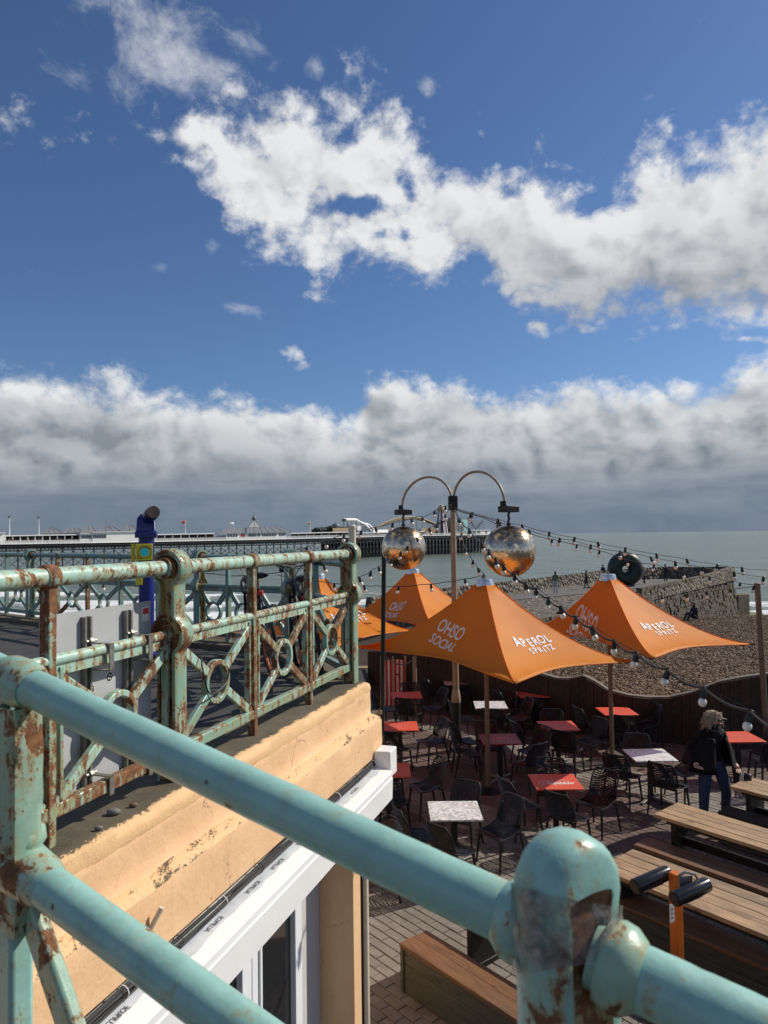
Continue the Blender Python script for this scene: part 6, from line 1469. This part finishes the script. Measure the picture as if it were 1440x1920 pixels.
def bicycle():
    rear = pl(511, 1268, DZ); fr = pl(458, 1222, DZ); rear = Vector((rear.x, rear.y, DZ)); hd = (fr - rear); hd.z = 0; hd.normalize(); front = rear + hd * 1.06; sx = Vector((hd.y, -hd.x, 0)); lean = sx * -.10
    t = thing('bicycle', 'black bicycle with orange rims leaning inside the railing', 'bicycle', rear); RW = .345
    def X(s, z, w=0.0): return rear + hd * s + sx * w + Vector((0, 0, z)) + lean * (z / 1.0)
    upn = (Vector((0, 0, 1)) + lean).normalized()
    tire = simple('black_tyre', (.012, .012, .012), .8)
    for nm, s, ang in (('wheel', 0, 0), ('wheel', 1.06, .25)):
        d2 = (hd * math.cos(ang) + sx * math.sin(ang)); c = X(s, RW); pts = lambda r, K=36: [c + d2 * (r * math.cos(2 * math.pi * i / K)) + upn * (r * math.sin(2 * math.pi * i / K)) for i in range(K + 1)]
        mb = MB(); mb.tube([c - d2.cross(upn) * .05, c + d2.cross(upn) * .05], .022, 10); w = mb.build('wheel', M['blackmetal'], t)
        mb = MB(); mb.tube(pts(RW - .018), .021, 8, caps=False); mb.build('tyre', tire, w); mb = MB(); mb.tube(pts(RW - .052), .016, 6, caps=False); mb.build('rim', M['orange_metal'], w)
        mb = MB()
        for i in range(20): a = 2 * math.pi * i / 20; mb.tube([c + d2.cross(upn) * (.03 * (-1) ** i), c + d2 * ((RW - .055) * math.cos(a)) + upn * ((RW - .055) * math.sin(a))], .0022, 3, caps=False)
        mb.build('spokes', M['steel'], w)
    bb, st, hdT, hdB = X(.44, .29), X(.27, .84), X(.80, .92), X(.835, .76)
    mb = MB()
    for a, b, r in ((bb, st, .019), (st.lerp(bb, .12), hdT, .020), (bb, hdB, .024), (hdT, hdB, .022)): mb.tube([a, b], r, 10)
    for w in (-.05, .05):
        mb.tube([bb + sx * w * .5, X(0, RW, w)], .011, 6); mb.tube([st.lerp(bb, .15) + sx * w * .3, X(0, RW, w)], .010, 6)
    mb.build('frame', M['blackmetal'], t)
    mb = MB()
    for w in (-.05, .05): mb.tube([hdB + sx * w, X(.9, .55, w), X(1.06, RW, w)], [.016, .015, .011], 8)
    mb.tube([hdB - sx * .05, hdB + sx * .05], .018, 8); mb.build('fork', M['blackmetal'], t)
    h = X(.76, 1.06); mb = MB(); mb.tube([hdT, h], .018, 8); hb = h + hd * .04
    mb.tube(spline([hb - sx * .33 - hd * .10 + Vector((0, 0, .03)), hb - sx * .18 + Vector((0, 0, .03)), hb, hb + sx * .18 + Vector((0, 0, .03)), hb + sx * .33 - hd * .10 + Vector((0, 0, .03))], 5), .012, 8); o = mb.build('handlebar', M['steel'], t)
    for w in (-1, 1):
        a = hb + sx * (.33 * w) - hd * .10 + Vector((0, 0, .03)); b = hb + sx * (.22 * w) - hd * .03 + Vector((0, 0, .03)); mb = MB(); mb.tube([a, b], .018, 10); mb.build('grip', M['black'], o)
        mb = MB(); q = hb + sx * .15 * w; mb.tube(spline([q, q + hd * .12 + Vector((0, 0, .02)), X(.86, .98, .04 * w), X(.83, .8, .03 * w)], 5), .005, 4); mb.build('brake_cable', M['cable'], o)
    mb = MB(); sp = X(.235, .96); mb.tube([st, X(.245, .94)], .014, 8); mb.build('seat_post', M['steel'], t)
    mb = MB(); prof = [(-.14, .085, .035), (-.10, .085, .05), (-.02, .06, .045), (.06, .03, .035), (.14, .018, .022)]; vs = []
    for s, w, hgt in prof:
        for k in range(10): a = 2 * math.pi * k / 10; vs.append(sp + hd * s + sx * (w * math.cos(a)) + Vector((0, 0, hgt * math.sin(a) * .7 + .02)))
    mb.add(vs, [(i * 10 + k, i * 10 + (k + 1) % 10, (i + 1) * 10 + (k + 1) % 10, (i + 1) * 10 + k) for i in range(4) for k in range(10)] + [tuple(range(10))[::-1], tuple(range(40, 50))]); mb.build('saddle', M['black'], t)
    q = X(.20, .80); mb = MB(); mb.box(q - hd * .03, (.05, .05, .05)); mb.build('rear_light', M['label_r'], t, bevel=.006)
    q = X(.92, .90); mb = MB(); mb.lathe([(.02, -.03), (.05, .02), (.045, .03)], q, 12, M=Matrix((sx, upn, -hd)).transposed()); mb.build('front_light', M['steel'], t)
    mb = MB(); mb.lathe([(.095, -.004), (.095, .004)], bb + sx * .05, 20, M=Matrix((hd, upn, sx)).transposed()); mb.tube([bb + sx * .05, bb + sx * .07 + Vector((0, 0, -.16)), bb + sx * .13 + Vector((0, 0, -.16))], .011, 6); mb.tube([bb - sx * .05, bb - sx * .07 + Vector((0, 0, .16)), bb - sx * .13 + Vector((0, 0, .16))], .011, 6); mb.build('crank', M['blackmetal'], t)
    mb = MB(); mb.tube(spline([hdT + sx * .06, X(.9, .95, .09), X(.92, .82, .05), X(.84, .76, -.06), X(.80, .90, -.07), hdT + sx * .06], 6), .012, 6); mb.build('cable_lock', M['rope'], t)
bicycle()
b1 = [o for o in col.objects if o.name == 'bicycle'][0]; b2 = copy_tree(b1); b2.location = b1.location + Vector((.50, -.62, 0)); b2.rotation_euler = (0, 0, R(-5)); tag(b2, 'second black bicycle leaning just left of the corner post of the railing')
q = at(528, 1063, 8.4); t = thing('bracket_box', 'small black box on a thin rod by the far railing right of the bicycle', 'box', Vector((q.x, q.y, DZ))); mb = MB(); mb.box(q + Vector((0, 0, -.02)), (.055, .04, .085)); mb.build('housing', M['black'], t, bevel=.006); mb = MB(); mb.tube([Vector((q.x, q.y, DZ)), q + Vector((0, 0, .06))], .006, 6); mb.build('rod', M['steel'], t)
# thin cable ties on the near railing
mb = MB(); c = near[2] * .5 + near[3] * .5; mb.tube(spline([c + Vector((0, 0, .62)) - dv * .2 + nv * .03, c + Vector((0, 0, .55)) - dv * .22 + nv * .05, c + Vector((0, 0, .40)) - dv * .16 + nv * .06, c + Vector((0, 0, .42)) + dv * .05 + nv * .04, c + Vector((0, 0, .5)) + dv * .1 + nv * .03], 6), .005, 5); tag(mb.build('loose_cable', M['cable']), 'loose black cable looped round a ring of the rusty railing', 'cable')

# ------------------------------------------------------------------ people
def body_from(name, joints, edges, rad, mats, assign, sub=2):
    me = bpy.data.meshes.new(name + '_cage'); me.from_pydata([tuple(j) for j in joints], edges, []); o = bpy.data.objects.new(name + '_cage', me); col.objects.link(o)
    sk = o.modifiers.new('skin', 'SKIN'); sk.use_smooth_shade = True; sk.branch_smoothing = .3; ss = o.modifiers.new('sub', 'SUBSURF'); ss.levels = sub; ss.render_levels = sub
    lay = me.skin_vertices[0].data; seen = set(); adj = {i: [] for i in range(len(joints))}
    for a, b in edges: adj[a].append(b); adj[b].append(a)
    for i in range(len(joints)):
        r = rad[i]; lay[i].radius = r if hasattr(r, '__len__') else (r, r); lay[i].use_root = False
    for i in range(len(joints)):
        if i in seen: continue
        lay[i].use_root = True; st = [i]
        while st:
            k = st.pop()
            if k in seen: continue
            seen.add(k); st += adj[k]
    dg = bpy.context.evaluated_depsgraph_get(); dg.update(); nm = bpy.data.meshes.new_from_object(o.evaluated_get(dg)); bpy.data.objects.remove(o); bpy.data.meshes.remove(me)
    nm.materials.clear()
    for m in mats: nm.materials.append(m)
    J = [Vector(j) for j in joints]
    for p in nm.polygons:
        c = p.center; best = None
        for ei, (a, b) in enumerate(edges):
            ab = J[b] - J[a]; k = max(0, min(1, (c - J[a]).dot(ab) / max(1e-9, ab.length_squared))); d = (c - J[a] - ab * k).length / (max(rad[a] if not hasattr(rad[a], '__len__') else rad[a][0], 1e-3) + .02)
            if best is None or d < best[0]: best = (d, ei)
        p.material_index = assign[best[1]]; p.use_smooth = True
    return nm
def person(label, loc, yaw, top, legs, h=1.7, coat=0.0, hair=None, hairlong=False, pose=None, shoes=None, hand_items=None, group=None, detailed=False, bag=False):
    J = [(0, 0, .95), (0, 0, 1.08), (0, .01, 1.28), (0, 0, 1.43), (0, .015, 1.50), (0, .03, 1.585), (0, .02, 1.665),
         (-.16, 0, 1.395), (-.215, -.02, 1.13), (-.22, .07, .89), (-.22, .10, .82), (.16, 0, 1.395), (.215, -.02, 1.13), (.22, .07, .89), (.22, .10, .82),
         (-.09, 0, .90), (-.10, .03, .50), (-.10, -.02, .09), (-.11, .12, .04), (.09, 0, .90), (.10, .03, .50), (.10, -.02, .09), (.11, .12, .04)]
    J = [Vector(j) for j in J]
    if pose:
        for k, v in pose.items(): J[k] = Vector(v)
    rad = [(.15, .11), (.14, .10), (.165, .115), (.075, .07), .052, .086, .072, .062, .048, .034, .038, .062, .048, .034, .038, .095, .068, .050, .042, .095, .068, .050, .042]
    if coat: rad[0] = (.17 + coat, .14 + coat); rad[1] = (.17, .13); rad[2] = (.185, .135); rad[15] = rad[19] = .11 + coat
    E = [(0, 1), (1, 2), (2, 3), (3, 4), (4, 5), (5, 6), (2, 7), (7, 8), (8, 9), (9, 10), (2, 11), (11, 12), (12, 13), (13, 14), (0, 15), (15, 16), (16, 17), (17, 18), (0, 19), (19, 20), (20, 21), (21, 22)]
    #      0 top 1 legs 2 skin 3 shoes
    A = [0, 0, 0, 2, 2, 2, 0, 0, 0, 2, 0, 0, 0, 2, 0 if coat else 1, 1, 1, 3, 0 if coat else 1, 1, 1, 3]
    if detailed:
        for base, wr, sg in ((10, 9, -1), (14, 13, 1)):
            d = (J[base] - J[wr]).normalized(); s = d.cross(Vector((0, 0, 1))).normalized() if abs(d.z) < .95 else Vector((0, 1, 0)); curl = Vector((-sg * .5, 0, 0)).normalized()
            for f, (o, ln) in enumerate(((-.030, .062), (-.010, .075), (.010, .070), (.030, .055))):
                r0 = J[base] + s * o * .8; i = len(J); J += [r0, r0 + d * ln * .6 + curl * .006, r0 + d * ln + curl * .028]; rad += [.0105, .010, .0085]; E += [(i, i + 1), (i + 1, i + 2)]; A += [2, 2]
            r0 = J[wr].lerp(J[base], .55) + s * .022; i = len(J); J += [r0, r0 + s * .02 + d * .03, r0 + s * .022 + d * .058 + curl * .012]; rad += [.012, .011, .009]; E += [(i, i + 1), (i + 1, i + 2)]; A += [2, 2]
        # nose
        i = len(J); J += [J[5] + Vector((0, .075, .005)), J[5] + Vector((0, .100, -.014))]; rad += [.012, .014]; E += [(i, i + 1)]; A += [2]
    t = thing('person', label, 'person', loc, group, R(yaw - 90), local=True); t.scale = (h / 1.7,) * 3
    nm = body_from('body', J, E, rad, [top, legs, M['skin'], shoes or M['black']], A, 2); b = bpy.data.objects.new('body', nm); col.objects.link(b); b.parent = t
    hc = J[5] + Vector((0, -.012, .03)); mb = MB()
    if not detailed:
        vs = []; 
        mb.sphere(hc, .103, 14, 10, (.92, 1.0, 1.02)); mb.v = [Vector((p.x, min(p.y, hc.y + .045 + max(0, (p.z - hc.z)) * .6), max(p.z, hc.z - (.02 if p.y > hc.y + .02 else .07)))) for p in mb.v]
        if hairlong: mb.tube([hc + Vector((0, -.06, .02)), hc + Vector((0, -.095, -.08)), hc + Vector((.02, -.10, -.20))], [.08, .075, .03], 8)
        mb.build('hair', hair or M['darkhair'], None, ang=80).parent = t
    return t, J
def woman():
    p = pl(1338, 1548, 0)
    pose = {0: (0, 0, .95), 1: (.0, .0, 1.08), 2: (0, .02, 1.27), 5: (-.02, .045, 1.575), 6: (-.015, .03, 1.66), 4: (-.01, .02, 1.495),
            12: (.26, -.09, 1.16), 13: (.30, .06, .985), 14: (.31, .12, .96), 8: (-.25, -.06, 1.13), 9: (-.25, .11, .92), 10: (-.235, .18, .87),
            15: (-.10, 0, .90), 16: (-.16, .06, .50), 17: (-.23, -.06, .10), 18: (-.26, .09, .04), 19: (.10, 0, .90), 20: (.17, .05, .50), 21: (.20, .06, .09), 22: (.21, .22, .04)}
    t, J = person('woman with windblown grey blonde hair, sunglasses, black jacket and blue jeans', p, -72, M['jacket'], M['jeans'], 1.74, pose=pose, detailed=True); t.scale = (t.scale.x * 1.22, t.scale.y * 1.12, t.scale.z)
    def kid(mb, n, m, ang=60): o = mb.build(n, m, None, ang=ang); o.parent = t; return o
    hd = J[5]; fwd = Vector((-.42, .90, 0)).normalized(); sd_ = Vector((fwd.y, -fwd.x, 0))
    mb = MB(); rng = random.Random(5)
    mb.sphere(hd + Vector((0, -.02, .035)) - fwd * .015, .108, 16, 10, (1, 1, .95)); mb.v = [Vector((q.x, q.y, q.z)) if (q - hd).dot(fwd) < .045 + max(0, q.z - hd.z - .03) * .9 else q - fwd * ((q - hd).dot(fwd) - .045 - max(0, q.z - hd.z - .03) * .9) for q in mb.v]
    for i in range(620):
        a = rng.uniform(0, 6.28); e = rng.uniform(-.5, 1.5); d = Vector((math.cos(a) * math.cos(e), math.sin(a) * math.cos(e), math.sin(e)))
        if d.dot(fwd) > .35 and d.z < .5: continue
        q = hd + Vector((0, -.01, .02)) + d * rng.uniform(.085, .112); tang = (sd_ - d * sd_.dot(d)).normalized(); w = tang * rng.uniform(.5, 1.1) + d * rng.uniform(-.05, .30) + Vector((0, 0, rng.uniform(-.6, .2))); L = rng.uniform(.06, .13); k = rng.uniform(0, 6); pts = []
        for j in range(6):
            s = j / 5; pts.append(q + w * (L * s) + Vector((math.sin(k + s * 6), math.cos(k + s * 6), math.sin(k * 2 + s * 5))) * (.020 * s) - Vector((0, 0, .06 * s * s)))
        r_ = rng.uniform(.0035, .008); mb.tube(pts, [r_, r_ * 1.1, r_, r_ * .9, r_ * .7, .0015], 3, caps=False)
    kid(mb, 'hair', M['hair'], 80)
    mb = MB(); c = hd + fwd * .083 + Vector((0, 0, .018))
    for s in (-1, 1): mb.sphere(c + sd_ * (.033 * s), .027, 10, 8, (1, .5, .8))
    mb.tube([c - sd_ * .075 - fwd * .07, c - sd_ * .06, c, c + sd_ * .06, c + sd_ * .075 - fwd * .07], .006, 5); kid(mb, 'sunglasses', M['black'])
    mb = MB(); c = hd + fwd * .081 + Vector((0, 0, -.040)); mb.tube([c - sd_ * .022, c + fwd * .004, c + sd_ * .022], [.004, .007, .004], 6); kid(mb, 'mouth', simple('lips', (.30, .09, .08), .5))
    # open jacket: hanging skirt of the coat and collar, scarf
    mb = MB(); vs = []; n1, n2 = 26, 7
    for i in range(n2 + 1):
        z = 1.34 - .50 * i / n2
        for j in range(n1):
            a = math.pi * .5 + (2 * math.pi - .75) * (j / (n1 - 1) - .5) - math.pi; rr = (.215 + .014 * i + .012 * math.sin(j * 1.3 + i * .4)); vs.append((rr * math.cos(a) * (1.0 if i > 1 else .86), (rr * .72) * math.sin(a) + .01, z))
    fs = [(i * n1 + j, i * n1 + j + 1, (i + 1) * n1 + j + 1, (i + 1) * n1 + j) for i in range(n2) for j in range(n1 - 1)]; mb.add(vs, fs); o = kid(mb, 'jacket', M['jacket']); s_ = o.modifiers.new('cloth', 'SOLIDIFY'); s_.thickness = .01
    mb = MB(); mb.tube([Vector((.0, .0, 1.42)) + Vector((.085 * math.cos(a), .075 * math.sin(a) + .01, .018 * math.sin(a * 3))) for a in [i * .5236 for i in range(13)]], .032, 8); kid(mb, 'scarf', M['jacket'])
    mb = MB(); mb.sphere((.075, .135, 1.26), .02, 8, 6); kid(mb, 'pendant', M['silver'])
    mb = MB(); h = J[10] + Vector((0, .02, -.02)); mb.box(h + Vector((-.03, .02, -.12)), (.06, .24, .20), .3); bag = kid(mb, 'bag', M['black']); b_ = bag.modifiers.new('b', 'BEVEL'); b_.width = .02
    for i in range(14): mb = mb if i else MB(); mb.tube([h + Vector((-.05 - .01 * i, .02 + .008 * i, -.2)), h + Vector((-.07 - .012 * i, .03 + .01 * i, -.46 - .01 * (i % 3)))], .004, 4)
    kid(mb, 'tassel', M['black'])
    mb = MB(); mb.add([h + Vector((-.01, -.05, -.02)), h + Vector((-.0, .07, -.02)), h + Vector((.02, .09, -.15)), h + Vector((-.0, -.03, -.17)), h + Vector((-.016, -.05, -.02)), h + Vector((-.006, .07, -.02)), h + Vector((.014, .09, -.15)), h + Vector((-.006, -.03, -.17))], [(0, 1, 2, 3), (7, 6, 5, 4), (0, 4, 5, 1), (1, 5, 6, 2), (2, 6, 7, 3), (3, 7, 4, 0)]); kid(mb, 'leaflet', M['label_w'])
woman()
def walker(px, py, z, hpx, yaw, label, top, legs, **kw):
    p = pl(px, py, z); D = proj(p)[2]; person(label, p, yaw, top, legs, min(1.9, max(1.5, hpx * D / F)), group='people on the groyne', **kw)
W_ = {15: (-.08, 0, .90), 16: (-.09, .10, .50), 17: (-.09, .16, .09), 18: (-.09, .30, .05), 20: (.10, -.01, .50), 21: (.10, -.18, .12), 22: (.10, -.06, .05)}
walker(1042, 1114, .03, 43, 80, 'person in a grey green coat and pale trousers on the left of the groyne', M['greencoat'], M['paletrs'], coat=.0, hair=simple('brown_hair', (.10, .06, .035), .6), hairlong=True)
walker(1100, 1104, .03, 32, 150, 'person all in black walking left of the ring sculpture', M['navy'], M['black'], coat=.02, pose=W_)
walker(1131, 1089, .03, 27, 100, 'person half hidden at the left edge of the ring sculpture', M['navy'], M['navy'])
walker(1208, 1095, .03, 29, 20, 'person in a beige coat just right of the ring sculpture', M['beige'], M['navy'], coat=.02, hair=simple('fair_hair', (.35, .26, .16), .6), hairlong=True, pose=W_)
walker(1248, 1091, .03, 33, 75, 'man in dark clothes standing by the groyne wall', M['navy'], M['navy'])
sit = {0: (0, 0, .16), 1: (0, .0, .30), 2: (0, .03, .50), 3: (0, .05, .65), 4: (0, .07, .72), 5: (0, .10, .80), 6: (0, .09, .88), 7: (-.16, .03, .61), 8: (-.22, .10, .38), 9: (-.16, .28, .36), 10: (-.10, .34, .36), 11: (.16, .03, .61), 12: (.22, .10, .38), 13: (.16, .28, .36), 14: (.10, .34, .36), 15: (-.09, .02, .13), 16: (-.11, .40, .40), 17: (-.11, .58, .06), 18: (-.11, .70, .04), 19: (.09, .02, .13), 20: (.11, .40, .40), 21: (.11, .58, .06), 22: (.11, .70, .04)}
p = pl(1304, 1163, 0.0); p.z = beach_z(p.x, p.y)
for _ in range(12):   # walk the ray to the shingle surface
    q = pl(1304, 1163, p.z); p = Vector((q.x, q.y, beach_z(q.x, q.y)))
person('person in dark clothes sitting on the shingle by the groyne wall', p, 200, M['navy'], M['navy'], 1.7, pose=sit)
